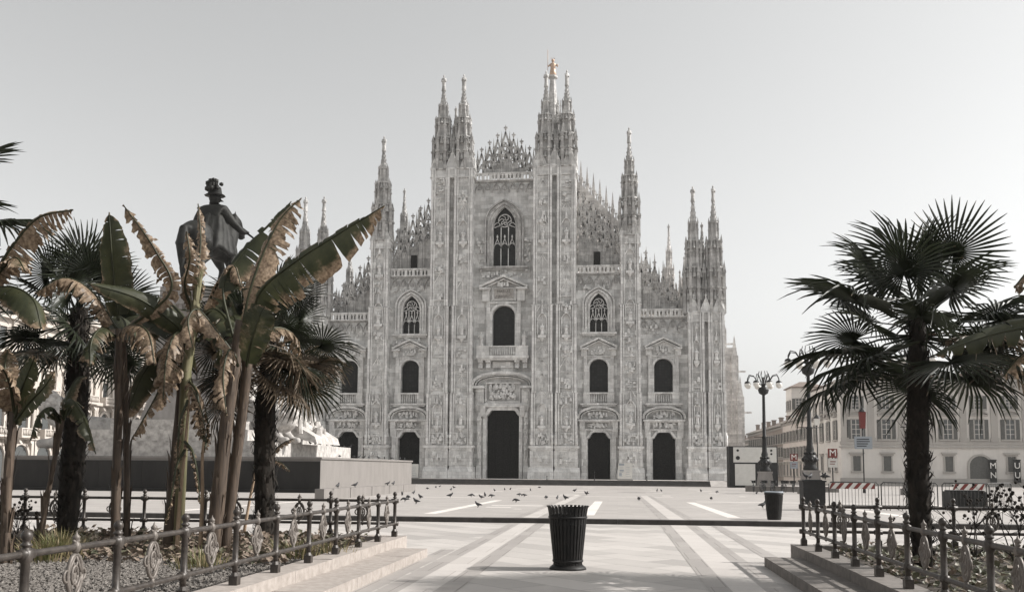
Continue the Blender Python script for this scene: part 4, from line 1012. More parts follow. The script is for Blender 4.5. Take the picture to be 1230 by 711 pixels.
for dx, dz, r0 in ((p0.x-cx+.55, .55, .16), (p0.x-cx+.55, -.4, .26), (p1.x-cx-.7, .55, .14), (p1.x-cx-.7, .1, .14)):
    b.m = Matrix.Translation((dx, -.05, zz+dz)) @ Matrix.Rotation(R(90), 4, 'X'); b.lathe([(r0, 0), (r0, .03)], n=14, sm=False)
b.m = None; b.build('emblem', DKP, o)
def metro(px, py, Y, s, lab):
    g0 = gz(Y); p = at(px, py, Y); o = empty('metro_sign', (p.x, Y, g0), label=lab, cat='sign', group='red metro signs')
    h = p.z-g0; b = MB(); b.tube([(0, .1, 0), (0, .1, h+s*.5)], .06, 6); b.build('post', IRONB, o)
    b = MB(); b.box(-s*.5, s*.5, -.08, .08, h-s*.5, h+s*.5); f = b.build('sign_panel', RED, o)
    inst('lettering', text_mesh('M', s*1.05, WL, .015), f, (0, -.1, h))
    b = MB(); b.box(-s*.5, s*.5, -.06, .06, h-s*1.6, h-s*.62); b2 = b.build('notice_panel', WP if s > .8 else GREYB, o)
    b = MB(); b.box(-s*.3, s*.3, -.08, -.06, h-s*1.0, h-s*.9); b.box(-s*.35, s*.2, -.08, -.06, h-s*1.25, h-s*1.17); b.build('notice_line', RED, b2)
metro(953.5, 549, 100, .74, 'smaller red metro sign with white M nearer the cathedral')
metro(1000, 544, 88, .82, 'larger red metro sign with white M before the palace front')
def signpost(px, pytop, pybase_Y, lab, board=None, lantern=False):
    Y = pybase_Y; p = at(px, pytop, Y); g0 = gz(Y); o = empty('signpost' if board else 'lantern_post', (p.x, Y, g0), label=lab, cat='sign' if board else 'lantern'); h = p.z-g0
    b = MB(); b.tube([(0, 0, 0), (0, 0, h)], .055, 6); b.lathe([(.14, 0), (.12, .5), (.06, .6)], n=8); b.build('post', IRONB, o)
    if board:
        a = at(px, board[0], Y).z-g0; c = at(px, board[1], Y).z-g0; b = MB(); b.box(-board[2], board[2], -.14, -.06, c, a); f = b.build('board', GREYB, o)
        b = MB(); 
        for k in range(4): b.box(-board[2]*.75, board[2]*rnd.uniform(.2, .75), -.155, -.14, c+(a-c)*(.2+k*.18), c+(a-c)*(.27+k*.18))
        b.build('text_line', DKP, f)
    if lantern:
        b = MB(); b.taper(-.2, .2, -.2, .2, h-1.5 if lantern == 2 else h-.7, h-.05, -.06, -.06, -.06); b.build('lantern', REDW if lantern == 2 else GLOBE, o)
        b = MB(); b.frus(0, 0, h-.05, h+.35, .38, .04, 8); b.build('cap', IRONB, o)
signpost(1035.5, 494, 84, 'grey street sign board on a thin post before the palace', (524, 539, .75), 2)
signpost(981, 502, 92, 'slim lantern post between the two red metro signs', None, 1)
# ------------------------------------------------------------------ planters
LX, RX = -4.15, 3.17            # inner edges (fence line) of the two beds
LY, RY = 17.3, 16.75            # far edges
KH = .30
def planter(name, x_in, s, y_end, xo, label):
    """raised bed: s=-1 extends to the left, +1 to the right"""
    o = empty(name, (x_in, y_end, 0), label=label, cat='planter', group='raised planting beds')
    def bx(mb, xa, xb, ya, yb, za, zb): mb.box(min(xa, xb), max(xa, xb), ya, yb, za, zb)
    k = MB(); L = -24.0; n = int(-L/1.5)
    for i in range(n):                      # kerb stones along the path edge and the far edge
        bx(k, -s*.14, s*.24, L+i*1.5+.004, L+(i+1)*1.5-.004, -.1, KH+rnd.uniform(-.004, .004))
    for i in range(int(xo/1.5)): bx(k, s*(.245+i*1.5), s*(.245+(i+1)*1.5-.008), -.24, .14, -.1, KH+rnd.uniform(-.004, .004))
    bx(k, -s*.14, s*.24, .004-.0, .14, -.1, KH-.001)
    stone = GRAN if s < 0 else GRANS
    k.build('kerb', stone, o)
    t = MB()
    for i in range(n): bx(t, -s*.74, -s*.143, L-.8+i*1.5+.004, L-.8+(i+1)*1.5-.004, -.1, KH/2+rnd.uniform(-.004, .004))
    t.build('step', stone, o)
    so_ = MB(); nx, ny = 40, 60; vs = []
    for j in range(ny+1):
        for i in range(nx+1):
            x = .245+(xo-.25)*i/nx; y = L+(-.245-L)*j/ny
            vs.append((s*x, y, .20+.05*math.sin(x*2.1)*math.sin(y*1.7)+rnd.uniform(-.02, .02)))
    so_.add(vs, [(j*(nx+1)+i, j*(nx+1)+i+1, (j+1)*(nx+1)+i+1, (j+1)*(nx+1)+i) for j in range(ny) for i in range(nx)], True)
    so_.build('soil', SOIL, o); return o
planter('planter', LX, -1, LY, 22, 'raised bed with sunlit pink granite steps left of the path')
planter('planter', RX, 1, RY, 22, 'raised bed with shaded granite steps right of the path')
# ------------------------------------------------------------------ iron fences
def fence_parts():
    p = MB()
    p.box(-.048, .048, -.048, .048, 0, .10); p.frus(0, 0, .10, .14, .05, .03, 8)
    p.lathe([(.030, .13), (.030, .20), (.045, .215), (.045, .265), (.032, .28), (.031, .60), (.044, .615), (.048, .64), (.048, .69), (.034, .70), (.026, .715), (.040, .725), (.040, .735), (.022, .75), (.030, .765), (.040, .785), (.038, .81), (.022, .83), (.004, .84)], n=12)
    for z in (.24, .665): p.tube([(0, -.068, z), (0, .068, z)], .042, 8)
    m = MB()                     # ornament in the y,z plane
    def ell(a, b, z0=.45, r=.011, n=18, y0=0): m.tube([(0, y0+a*math.cos(2*math.pi*i/n), z0+b*math.sin(2*math.pi*i/n)) for i in range(n+1)], r, 6)
    ell(.098, .16, r=.017); ell(.04, .07, r=.013)
    for a in (-1, 1):
        for q in (-1, 1):
            m.tube([(0, a*.095, .45), (0, a*.05, .45+q*.085), (0, 0, .45+q*.155)], .013, 5); m.tube([(0, 0, .45+q*.02), (0, a*.03, .45+q*.10), (0, a*.07, .45+q*.105)], .009, 5)
        ell(.035, .045, .45, .012, 10, a*.115)
    for z0, z1 in ((.285, .24), (.615, .665)): m.tube([(0, 0, z0), (0, 0, z1)], .014, 6)
    m.lathe([(.004, .20), (.02, .21), (.026, .24), (.02, .275), (.012, .29)], n=8); m.lathe([(.012, .61), (.03, .63), (.04, .665), (.03, .695), (.016, .71), (.028, .73), (.03, .745), (.01, .765), (.003, .79)], n=8)
    m.tube([(0, -.04, .715), (0, 0, .70), (0, .04, .715)], .012, 5)
    m.box(-.006, .006, -.02, .02, .43, .47)
    return p.mesh('post', IRON), m.mesh('medallion', IRONL)
FP, FM = fence_parts()
def fence(loc, rz, n, step, label):
    o = empty('iron_fence', loc, rz, label=label, cat='fence')
    for i in range(n+1):
        inst('post', FP, o, (0, -i*step, 0), (0, 0, rnd.uniform(-.03, .03)))
        if i < n: inst('medallion', FM, o, (0, -(i+.5)*step, 0), (rnd.uniform(-.015, .015), 0, rnd.uniform(-.05, .05)))
    for z, r in ((.665, .026), (.24, .026)):
        b = MB(); b.tube([(0, -j*step/2, z-.006*math.sin(math.pi*(j % 2))) for j in range(2*n+1)], r, 8); b.build('rail', IRON, o)
    return o
fence((LX-.04, LY-.12, KH), 0, 13, 1.22, 'iron fence with oval medallions along the left bed beside the path')
fence((LX-.04, LY-.115, KH), R(-90), 13, 1.25, 'iron fence along the far edge of the left bed before the monument')
fence((RX+.04, RY-.12, KH), 0, 12, 1.16, 'shaded iron fence with oval medallions along the right bed beside the path')
fence((RX+.04, RY-.115, KH), R(90), 14, 1.25, 'iron fence along the far edge of the right bed before the barriers')

# ------------------------------------------------------------------ plants
def leafmat(name, c1, c2, dry1, dry2, trans=.25, rough=.5):
    m = bpy.data.materials.new(name); m.use_nodes = True; g = N(m); P = g.coord('Object')
    at_ = g.n('Attribute', attribute_name='dry')
    n = g.noise(P, 3.5, 4, .65); n2 = g.noise(P, 22, 3, .6)
    green = g.ramp(n, [(.35, c1), (.7, c2)]); dry = g.ramp(n2, [(.35, dry1), (.68, dry2)])
    x = g.n('Math', operation='ADD'); g.l(at_.outputs['Fac'], x.inputs[0]); y = g.n('Math', operation='MULTIPLY_ADD'); g.l(n, y.inputs[0]); y.inputs[1].default_value = 1.0; y.inputs[2].default_value = -.5; g.l(y.outputs[0], x.inputs[1])
    c = g.mix(green, dry, g.ramp(x.outputs[0], [(.35, 0), (.6, 1)]))
    g.col(c); g.b.inputs['Roughness'].default_value = rough; g.b.inputs['Specular IOR Level'].default_value = .35
    tr = g.n('BsdfTranslucent'); g.l(c, tr.inputs[0]); ms = g.n('MixShader'); ms.inputs[0].default_value = trans
    g.l(g.b.outputs[0], ms.inputs[1]); g.l(tr.outputs[0], ms.inputs[2]); out = [k for k in m.node_tree.nodes if k.type == 'OUTPUT_MATERIAL'][0]; g.l(ms.outputs[0], out.inputs[0])
    return m
PALML = leafmat('palm_leaf', (.014, .018, .010), (.03, .036, .02), (.125, .095, .066), (.22, .172, .125), .22, .4)
BANL = leafmat('banana_leaf', (.027, .031, .015), (.058, .060, .029), (.11, .074, .048), (.34, .255, .175), .26, .45)
FIBRE = noisy('palm_fibre', (.010, .0085, .007), (.036, .029, .023), 9, .95, .8, 0, (1, 1, .4), .03)
STEM = noisy('banana_stem', (.105, .076, .055), (.036, .027, .021), 4, .6, .35, 0, (6, 6, .5), .01)
STEMG = noisy('green_stem', (.12, .12, .06), (.24, .215, .135), 3, .5, .2, 0, (5, 5, .4), .01)
DRYST = noisy('dry_stem', (.36, .27, .19), (.17, .115, .075), 5, .8, .4, 0, (4, 4, .6), .01)

def frond_mesh(seed, dry=0.0, droop=.25):
    """fan leaf: petiole along +x, then a fan of narrow folded segments"""
    r = random.Random(seed); b = MB()
    L = r.uniform(.70, .95); hub = Vector((L, 0, -.10*droop))
    b.dry = dry*.8; b.tube([(0, 0, 0), (L*.5, 0, .03), tuple(hub)], [.016, .011, .008], 5, at=None)
    n = 42; span = R(r.uniform(145, 160)); 
    for i in range(n):
        t = -1+2*i/(n-1); a = t*span
        ln = (.66-.20*abs(t)**2.2)*r.uniform(.93, 1.05)
        d = Vector((math.cos(a), math.sin(a), 0)); pr = Vector((-d.y, d.x, 0))
        cup = .10*(1-abs(t)); tipd = droop*r.uniform(.5, 1.6)
        if r.random() < .12: tipd += r.uniform(.3, .9)
        st = ((.0, .004, 0), (.34, .02, .02), (.62, .016, -.02), (.86, .010, -.10), (1.0, .002, -.2))
        pts = []; rows = []
        for (f, hw, dz) in st:
            q = hub+d*ln*f+Vector((0, 0, cup*f*(1-f)*2-tipd*max(0, f-.45)**1.5*.9*ln))
            fold = Vector((0, 0, .010 if f < .9 else 0))
            w_ = max(hw, .0025)
            if f == .34: w_ = min(.5*ln*.34*2*span/(n-1)*.80, .035)
            rows.append([q-pr*w_+fold*(0), q-Vector((0, 0, .014*(f < .95))), q+pr*w_])
        vs = [p for rr_ in rows for p in rr_]; fs = []
        for j in range(len(rows)-1):
            for k in (0, 1): fs.append((j*3+k, j*3+k+1, j*3+k+4, j*3+k+3))
        dv = dry+r.uniform(-.15, .15); ats = []
        for j, (f, _, _) in enumerate(st): ats += [max(0, min(1, dv+(.45 if f > .95 and r.random() < .5 else 0)))]*3
        b.add(vs, fs, False, ats)
    return b.mesh('frond', PALML)
FR = [frond_mesh(k, 0.0, d) for k, d in enumerate((.15, .3, .45, .6, .25))]
FRD = [frond_mesh(20+k, d, q) for k, (d, q) in enumerate(((.75, .6), (.9, .9), (.45, .5)))]
def palm_tree(x, y, h, tr, n, sc_, ndry, label, seed, z0=.22, lean=(0, 0), name='palm_tree', low=-35, extra=()):
    r = random.Random(seed); o = empty(name, (x, y, z0), label=label, cat='palm', group='fan palms in the planting beds')
    b = MB(); k = 14; pts = []; rad = []
    for i in range(k+1):
        t = i/k; pts.append((lean[0]*t*t+.03*math.sin(t*5+seed), lean[1]*t*t, h*t)); rad.append(tr*(.82+.25*math.sin(math.pi*min(t*1.15, 1))**.7+.1*r.random()))
    b.tube(pts, rad, 14); b.build('trunk', FIBRE, o)
    fb = MB()                              # shaggy fibres and old leaf bases
    for _ in range(int(520*h/3.5)):
        t = r.uniform(.0, .985); a = r.uniform(0, 2*math.pi); i = t*k; j = min(int(i), k-1); c = Vector(pts[j]).lerp(Vector(pts[j+1]), i-j); rr = rad[j]*.95
        d = Vector((math.cos(a), math.sin(a), 0)); pr = Vector((-d.y, d.x, 0))*r.uniform(.012, .035); up = r.uniform(.08, .22); outw = r.uniform(.03, .11)*(1.5 if r.random() < .12 else 1)
        p = c+d*rr; q = p+d*outw+Vector((0, 0, up*(1 if r.random() < .7 else -1)))
        m_ = p.lerp(q, .5)+d*.015
        fb.add([p-pr, p+pr, m_+pr*.8, m_-pr*.8, q], [(0, 1, 2, 3), (3, 2, 4)], False, None)
    fb.build('leaf_base', FIBRE, o)
    top = Vector(pts[-1])
    def put(me, az, el, s_, roll=0, dz=0.0):
        f = inst('frond', me, o, top+Vector((0, 0, dz)), (0, 0, 0), s_)
        f.rotation_euler = (Matrix.Rotation(az, 3, 'Z') @ Matrix.Rotation(-el, 3, 'Y') @ Matrix.Rotation(roll, 3, 'X')).to_euler()
    for i in range(n):
        t = i/(n-1); el = R(85-(85-low)*t**.85)+r.uniform(-.15, .15); az = i*2.39996+r.uniform(-.3, .3)
        put(r.choice(FR), az, el, sc_*r.uniform(.85, 1.12), r.uniform(-1.1, 1.1), -.05-.35*t)
    for i in range(ndry): put(r.choice(FRD), r.uniform(0, 6.28), R(r.uniform(-42, 12)), sc_*r.uniform(.8, 1.05), r.uniform(-1.2, 1.2), -.35-.35*r.random())
    for (az, el, me, s_) in extra: put(me, R(az), R(el), s_, 0, -.3)
    return o
palm_tree(at(1108, 640, 13.6).x, 13.6, 3.6, .135, 25, 1.18, 0, 'tall dark fan palm with spreading fronds in the right bed', 3, low=-32, extra=((-12, -22, FRD[2], 1.35), (8, -12, FRD[0], 1.25), (-5, 8, FR[1], 1.4), (18, 22, FR[2], 1.35), (25, -30, FR[3], 1.35), (-28, -8, FRD[2], 1.1), (-50, -5, FRD[0], 1.0), (168, -9, FR[1], 1.42), (176, -30, FR[2], 1.4), (196, -20, FR[3], 1.4)))
palm_tree(at(82, 640, 16.3).x, 16.3, 4.35, .185, 26, 1.15, 2, 'fan palm with thick shaggy trunk behind the leftmost banana plants', 5, low=-45)
palm_tree(at(316, 640, 16.0).x, 16.0, 3.8, .165, 22, 1.05, 22, 'fan palm with a skirt of brown dead fronds beside the monument corner', 8, low=-30)
palm_tree(-10.3, 11.8, 5.1, .2, 26, 1.3, 0, 'fan palm at the left edge with only its frond tips in view', 11, low=-40)

def crom(P, n):
    P = [Vector(p) for p in P]; P = [P[0]*2-P[1]]+P+[P[-1]*2-P[-2]]; out = []
    segs = len(P)-3
    for i in range(n+1):
        t = i/n*segs; k = min(int(t), segs-1); u = t-k; a, b_, c, d = P[k:k+4]
        out.append(.5*((2*b_)+(c-a)*u+(2*a-5*b_+4*c-d)*u*u+(3*b_-a-3*c+d)*u**3))
    return out
def banana_leaf(mb, P, hw, dry, tear, seed, sides=(1, 1), hang=.6, facing=None, edge=.5):
    """torn blade along a midrib curve; hang = how far the blade halves droop (radians)"""
    r = random.Random(seed); n = 46; C = crom(P, n)
    mb.tube(C, [.022*(1-.8*i/n)+.004 for i in range(n+1)], 5, at=[min(1, dry+.2)]*5*(n+1))
    for sd, on in zip((-1, 1), sides):
        if not on: continue
        i = 2
        while i < n:
            ln = r.choice((1, 1, 2, 2, 3)) if r.random() < tear else r.randint(4, 9)
            j = min(n, i+ln); torn = tear > .3
            hg = hang+r.uniform(-.25, .35)*(1 if torn else .2); lf = r.uniform(.72, 1.05) if torn else 1.0
            if torn and r.random() < .06*tear: i = j; continue
            rows = []; ats = []; dv = dry+r.uniform(-.2, .2)*tear
            K = 5
            for q in range(i, j+1):
                t = q/n; w_ = hw*on*lf*min(1, (math.sin(math.pi*min(.06+t*.96, 1))**.55)*1.02)
                tg = (C[min(q+1, n)]-C[max(q-1, 0)]).normalized()
                f = facing or Vector((0, 0, 1)); lat = tg.cross(f)
                if lat.length < .1: lat = tg.cross(Vector((0, 1, 0)))
                lat = lat.normalized()*sd; upv = lat.cross(tg)*sd
                if upv.z < 0 and facing is None: upv = -upv
                # strips narrow and curl towards the torn edge
                sl = (q-(i+j)/2)/max(1, j-i)
                row = []
                for k in range(K):
                    s_ = k/(K-1); an = hg*(s_**.8)*1.25
                    p = C[q]+lat*w_*s_*math.cos(an*.8)-(upv*.55+Vector((0, 0, .45)))*w_*s_*math.sin(an)+tg*w_*s_*.25-tg*sl*s_*s_*.018*(j-i)*torn
                    p += Vector((r.uniform(-1, 1), r.uniform(-1, 1), r.uniform(-1, 1)))*.010*s_*(1+2*dry)
                    row.append(p); ats.append(max(0, min(1, dv+edge*s_**2.5+(.3 if t > .9 else 0))))
                rows.append(row)
            vs = [p for rw in rows for p in rw]
            fs = [(a*K+k, a*K+k+1, (a+1)*K+k+1, (a+1)*K+k) for a in range(len(rows)-1) for k in range(K-1)]
            mb.add(vs, fs, True, ats); i = j
def PP(seq):      # (px, py, Y) -> world points
    return [at(*q) for q in seq]
def banana(base, label, stems, leaves, seed, name='banana_plant', group='banana plants in the left bed', stemmat=None):
    o = empty(name, base, label=label, cat='banana plant', group=group); B0 = Vector(base)
    for k, (P, ra, rb, m) in enumerate(stems):
        b = MB(); C = crom([p-B0 for p in PP(P)], 16); r = random.Random(seed+k)
        C[0].z = -.1
        b.tube(C, [ra+(rb-ra)*i/16+r.uniform(-.004, .004) for i in range(17)], 10)
        for i in range(36):               # peeling sheaths
            t = r.uniform(.05, .9); q = C[int(t*15)]; a = r.uniform(0, 6.28); d = Vector((math.cos(a), math.sin(a), 0)); pr = Vector((-d.y, d.x, 0))*.03; rr = (ra+(rb-ra)*t)
            b.add([q+d*rr-pr, q+d*rr+pr, q+d*(rr+.02)+pr*.7+Vector((0, 0, .25)), q+d*(rr+.03)-pr*.7+Vector((0, 0, .28)), q+d*(rr+.07)+Vector((0, 0, .38))], [(0, 1, 2, 3), (3, 2, 4)])
        b.build('stem', m, o)
    for k, (P, hw, dry, tear, kw) in enumerate(leaves):
        hw *= 1.75 if dry > .6 and hw < .25 else 1.3
        b = MB(); banana_leaf(b, [p-B0 for p in PP(P)], hw, dry, tear, seed*31+k, **kw); b.build('leaf', BANL, o)
    return o
VW = Vector((0, -1, .25)).normalized()
g_ = lambda px, py: gnd(px, py, .22)
# middle clump with the two thick stems and the long torn leaves
banana(tuple(g_(262, 668)), 'tallest banana plant with two thick brown stems and long torn leaves', [
    ([(255, 668, 13.6), (268, 540, 13.6), (280, 450, 13.6), (290, 385, 13.6)], .115, .085, STEM), ([(268, 668, 13.9), (285, 540, 13.9), (296, 450, 13.8), (300, 390, 13.7)], .09, .07, STEM)], [
    ([(300, 400, 13.6), (312, 352, 13.5), (350, 318, 13.3), (405, 282, 13.1), (462, 247, 12.9)], .36, .12, .75, dict(sides=(.45, 1), hang=.5, facing=VW, edge=.75)),
    ([(290, 400, 13.6), (300, 350, 13.6), (318, 300, 13.7), (338, 262, 13.8), (362, 238, 13.9)], .30, .72, .9, dict(sides=(.55, 1), hang=.8, facing=VW, edge=.3)),
    ([(280, 405, 13.7), (268, 345, 13.9), (290, 305, 14.1), (326, 268, 14.3), (350, 242, 14.4)], .34, .05, .6, dict(sides=(.4, 1), hang=.6, facing=VW, edge=.6)),
    ([(296, 440, 13.5), (302, 410, 13.3), (312, 380, 13.2), (318, 368, 13.2)], .20, .28, .1, dict(hang=.15, facing=VW, edge=.1)),
    ([(284, 430, 13.5), (262, 400, 13.3), (238, 372, 13.2), (226, 385, 13.0), (232, 420, 12.9)], .22, .55, .6, dict(hang=.9, edge=.5)),
    ([(288, 415, 13.7), (270, 380, 14.0), (252, 372, 14.2), (240, 400, 14.3)], .25, .1, .4, dict(hang=.6)),
    ([(300, 420, 13.7), (325, 395, 14.0), (350, 400, 14.3), (362, 430, 14.5)], .22, .5, .6, dict(hang=.7)),
    ([(286, 440, 13.4), (276, 420, 13.2), (268, 450, 13.0), (272, 500, 12.95)], .13, .95, .7, dict(hang=1.0))], 101)
# clump in front of the horseman
banana(tuple(g_(205, 664)), 'banana plant with green upper stem standing in front of the bronze horseman', [
    ([(203, 664, 14.4), (212, 560, 14.4), (222, 450, 14.4), (232, 380, 14.4)], .12, .085, STEM), ([(222, 455, 14.3), (230, 405, 14.3), (236, 360, 14.3), (238, 335, 14.3)], .085, .05, STEMG)], [
    ([(232, 395, 14.5), (205, 365, 14.9), (188, 372, 15.1), (172, 420, 15.2)], .24, .0, .3, dict(hang=.7)),
    ([(236, 400, 14.6), (255, 360, 15.0), (275, 355, 15.2), (292, 400, 15.3)], .26, .02, .3, dict(hang=.7)),
    ([(230, 420, 14.6), (215, 445, 15.0), (200, 440, 15.3), (180, 470, 15.4)], .26, .05, .5, dict(hang=.5)),
    ([(226, 410, 14.6), (195, 385, 15.0), (160, 380, 15.3), (120, 410, 15.6)], .26, .0, .3, dict(hang=.6)),
    ([(236, 410, 14.7), (268, 380, 15.1), (300, 385, 15.3), (330, 420, 15.5)], .26, .0, .3, dict(hang=.6)),
    ([(236, 372, 14.4), (237, 330, 14.4), (241, 290, 14.5), (238, 245, 14.6)], .10, .85, .7, dict(hang=.9, facing=VW)),
    ([(234, 380, 14.4), (222, 345, 14.2), (228, 310, 14.0), (224, 278, 14.0)], .14, .9, .8, dict(hang=1.0, facing=VW)),
    ([(240, 385, 14.4), (262, 340, 14.2), (280, 318, 14.0), (290, 345, 13.9)], .15, .88, .8, dict(hang=1.0)),
    ([(228, 405, 14.4), (205, 385, 14.1), (165, 358, 13.7), (105, 340, 13.2)], .30, .02, .25, dict(sides=(.5, 1), hang=.7, facing=VW, edge=.5)),
    ([(228, 420, 14.4), (200, 420, 14.6), (172, 450, 14.8), (150, 505, 14.9)], .27, .1, .3, dict(hang=.5)),
    ([(226, 430, 14.4), (200, 455, 14.1), (180, 490, 13.9), (158, 528, 13.8)], .24, .5, .5, dict(hang=.6, edge=.6)),
    ([(232, 400, 14.4), (250, 375, 14.5), (262, 395, 14.6), (268, 450, 14.7)], .25, .15, .5, dict(hang=.6)),
    ([(224, 455, 14.4), (236, 470, 14.0), (240, 500, 13.9), (243, 528, 13.8)], .11, .95, .6, dict(hang=.8)),
    ([(230, 410, 14.4), (212, 400, 14.0), (200, 430, 13.6), (196, 480, 13.5)], .2, .75, .8, dict(hang=.9))], 202)
# pair of slender stems further left
banana(tuple(g_(143, 668)), 'banana plant with paired slender stems and an upright green leaf left of the horseman', [
    ([(138, 668, 13.9), (140, 560, 13.9), (143, 470, 13.9), (142, 395, 13.9)], .075, .055, STEM), ([(152, 668, 14.3), (152, 560, 14.3), (150, 470, 14.2), (148, 400, 14.1)], .055, .045, STEM)], [
    ([(142, 385, 13.9), (138, 345, 13.9), (134, 300, 13.8), (131, 255, 13.8)], .24, .08, .05, dict(sides=(.8, 1), hang=.3, facing=VW, edge=.35)),
    ([(146, 400, 13.9), (205, 350, 13.9), (186, 300, 13.8), (148, 246, 13.7)], .17, .85, .9, dict(sides=(1, .5), hang=.7, facing=VW, edge=.2)),
    ([(140, 395, 13.9), (112, 352, 13.7), (78, 334, 13.5), (42, 352, 13.3)], .20, .85, .6, dict(hang=.9)),
    ([(144, 400, 13.9), (160, 390, 13.6), (178, 400, 13.4), (186, 440, 13.3)], .2, .7, .7, dict(hang=.9)),
    ([(140, 405, 13.9), (122, 395, 13.5), (110, 410, 13.2), (108, 440, 13.1)], .2, .25, .5, dict(hang=.7)),
    ([(146, 410, 14.0), (152, 390, 14.4), (140, 380, 14.8), (118, 398, 15)], .2, .1, .3, dict(hang=.6))], 303)
# left edge clumps
banana(tuple(g_(8, 690)), 'banana plant at the left edge with pale yellow green leaves', [
    ([(6, 690, 11.9), (8, 600, 11.9), (14, 520, 11.9), (18, 480, 11.9)], .075, .05, STEM), ([(-30, 690, 12), (-25, 560, 12), (-18, 430, 12), (-15, 340, 12)], .1, .07, STEM)], [
    ([(16, 515, 11.9), (24, 475, 11.8), (34, 448, 11.7), (42, 428, 11.6)], .13, .28, .1, dict(hang=.2, facing=VW, edge=.1)),
    ([(16, 510, 11.9), (34, 485, 11.7), (52, 466, 11.5), (66, 446, 11.4)], .11, .3, .1, dict(hang=.2, facing=VW, edge=.1)),
    ([(14, 500, 11.9), (8, 465, 12), (6, 440, 12.1), (10, 418, 12.1)], .15, .42, .2, dict(hang=.3, facing=VW)),
    ([(18, 500, 11.9), (10, 455, 11.6), (-10, 430, 11.4), (-40, 420, 11.3)], .2, .8, .5, dict(hang=.7)),
    ([(-15, 345, 12), (12, 300, 12), (46, 262, 12), (88, 252, 12)], .18, .92, .9, dict(sides=(.7, 1), hang=.9, facing=VW, edge=.1)),
    ([(-15, 345, 12), (8, 318, 12), (20, 310, 11.9), (30, 325, 11.8)], .2, .5, .5, dict(hang=.7)),
    ([(-15, 350, 12), (15, 345, 11.7), (40, 360, 11.5), (50, 395, 11.4)], .24, .05, .3, dict(hang=.7))], 404)
banana(tuple(g_(48, 672)), 'thin young banana plant with dark drooping leaves beside the left shaggy palm', [
    ([(44, 672, 13.5), (56, 600, 13.5), (68, 540, 13.5), (76, 500, 13.5)], .045, .03, STEM)], [
    ([(76, 505, 13.5), (84, 480, 13.4), (100, 500, 13.2), (115, 545, 13.1)], .16, .1, .4, dict(hang=.6)),
    ([(74, 510, 13.5), (62, 490, 13.3), (46, 500, 13.1), (36, 530, 13)], .15, .15, .4, dict(hang=.6)),
    ([(76, 505, 13.5), (82, 475, 13.6), (92, 455, 13.7), (104, 452, 13.8)], .12, .2, .2, dict(hang=.4))], 505)
# withered thin stems
def withered(px, py, Y, top, label, seed, arms):
    B0 = gnd(px, py, .22); o = empty('withered_stem', B0, label=label, cat='plant stem', group='withered stems in the left bed'); r = random.Random(seed)
    b = MB(); C = crom([p-B0 for p in PP([(px, py, B0.y)]+[(a, c, B0.y) for a, c in top])], 14); b.tube(C, [.035-.018*i/14 for i in range(15)], 7); b.build('stem', DRYST, o)
    for k, (P, hw) in enumerate(arms):
        b = MB(); banana_leaf(b, [p-B0 for p in PP([(a, c, B0.y+dy) for a, c, dy in P])], hw, .98, .8, seed+k, hang=1.1); b.build('leaf', BANL, o)
withered(212, 668, 13, [(216, 600), (222, 540), (228, 470)], 'withered stem with shredded leaves hanging in front of the thick brown stem', 61, [([(222, 540, 0), (212, 560, -.2), (205, 600, -.3), (198, 630, -.3)], .06), ([(222, 530, 0), (232, 545, -.2), (238, 580, -.2), (240, 605, -.2)], .05), ([(226, 480, 0), (216, 510, -.1), (214, 560, -.1), (216, 590, -.1)], .07)])
withered(240, 668, 13.4, [(243, 600), (243, 550), (246, 520)], 'slender pole stem with one folded cream leaf pointing up', 62, [([(246, 530, 0), (243, 500, -.05), (236, 478, -.1), (228, 462, -.1)], .12), ([(243, 545, 0), (248, 530, .1), (250, 510, .1), (246, 488, .1)], .07)])
withered(293, 640, 16, [(300, 600), (306, 570), (308, 536)], 'bent withered stem with two pale leaves against the skirted palm', 63, [([(305, 565, 0), (325, 545, -.1), (340, 532, -.1), (352, 527, -.2)], .10), ([(305, 560, 0), (322, 552, -.2), (338, 556, -.3), (348, 566, -.3)], .08)])

# banana leaves reaching in at the right edge
B0 = gnd(1300, 690, .22); 
banana(tuple(B0), 'banana plant at the right edge with a long dark leaf crossing the palm', [([(1300, 690, B0.y), (1298, 560, B0.y), (1290, 440, B0.y), (1285, 380, B0.y)], .11, .08, STEM)], [
    ([(1285, 390, 11.5), (1240, 392, 11.4), (1180, 405, 11.3), (1118, 428, 11.2)], .24, .05, .4, dict(sides=(.5, 1), hang=.7, facing=VW, edge=.3)),
    ([(1285, 400, 11.5), (1262, 350, 11.5), (1240, 325, 11.5), (1218, 345, 11.4)], .17, .75, .8, dict(hang=.9)),
    ([(1285, 410, 11.5), (1255, 410, 11.6), (1225, 428, 11.7), (1205, 452, 11.7)], .2, .5, .6, dict(hang=.8))], 606, group='banana plants in the right bed')

# ground planting: grass tufts, leafy cover, gravel
GRASS = leafmat('grass_blade', (.10, .11, .04), (.17, .165, .075), (.25, .20, .11), (.34, .28, .17), .3)
def tuft(px, py, n, h, lab, seed):
    B0 = gnd(px, py, .22); r = random.Random(seed); b = MB()
    for _ in range(n):
        a = r.uniform(0, 6.28); d = Vector((math.cos(a), math.sin(a), 0)); p = d*r.uniform(0, .28)*Vector((1.5, 1, 1)).x; hh = h*r.uniform(.5, 1.1); o_ = r.uniform(.05, .3); pr = Vector((-d.y, d.x, 0))*.008
        p1 = p+d*o_*.35+Vector((0, 0, hh*.65)); p2 = p+d*o_+Vector((0, 0, hh)); dv = r.uniform(0, .8)
        b.add([p-pr, p+pr, p1+pr*.8, p1-pr*.8, p2], [(0, 1, 2, 3), (3, 2, 4)], False, [dv]*5)
    o = tag(b.build('grass_tuft', GRASS), lab, 'grass', 'grass tufts in the left bed'); o.location = B0
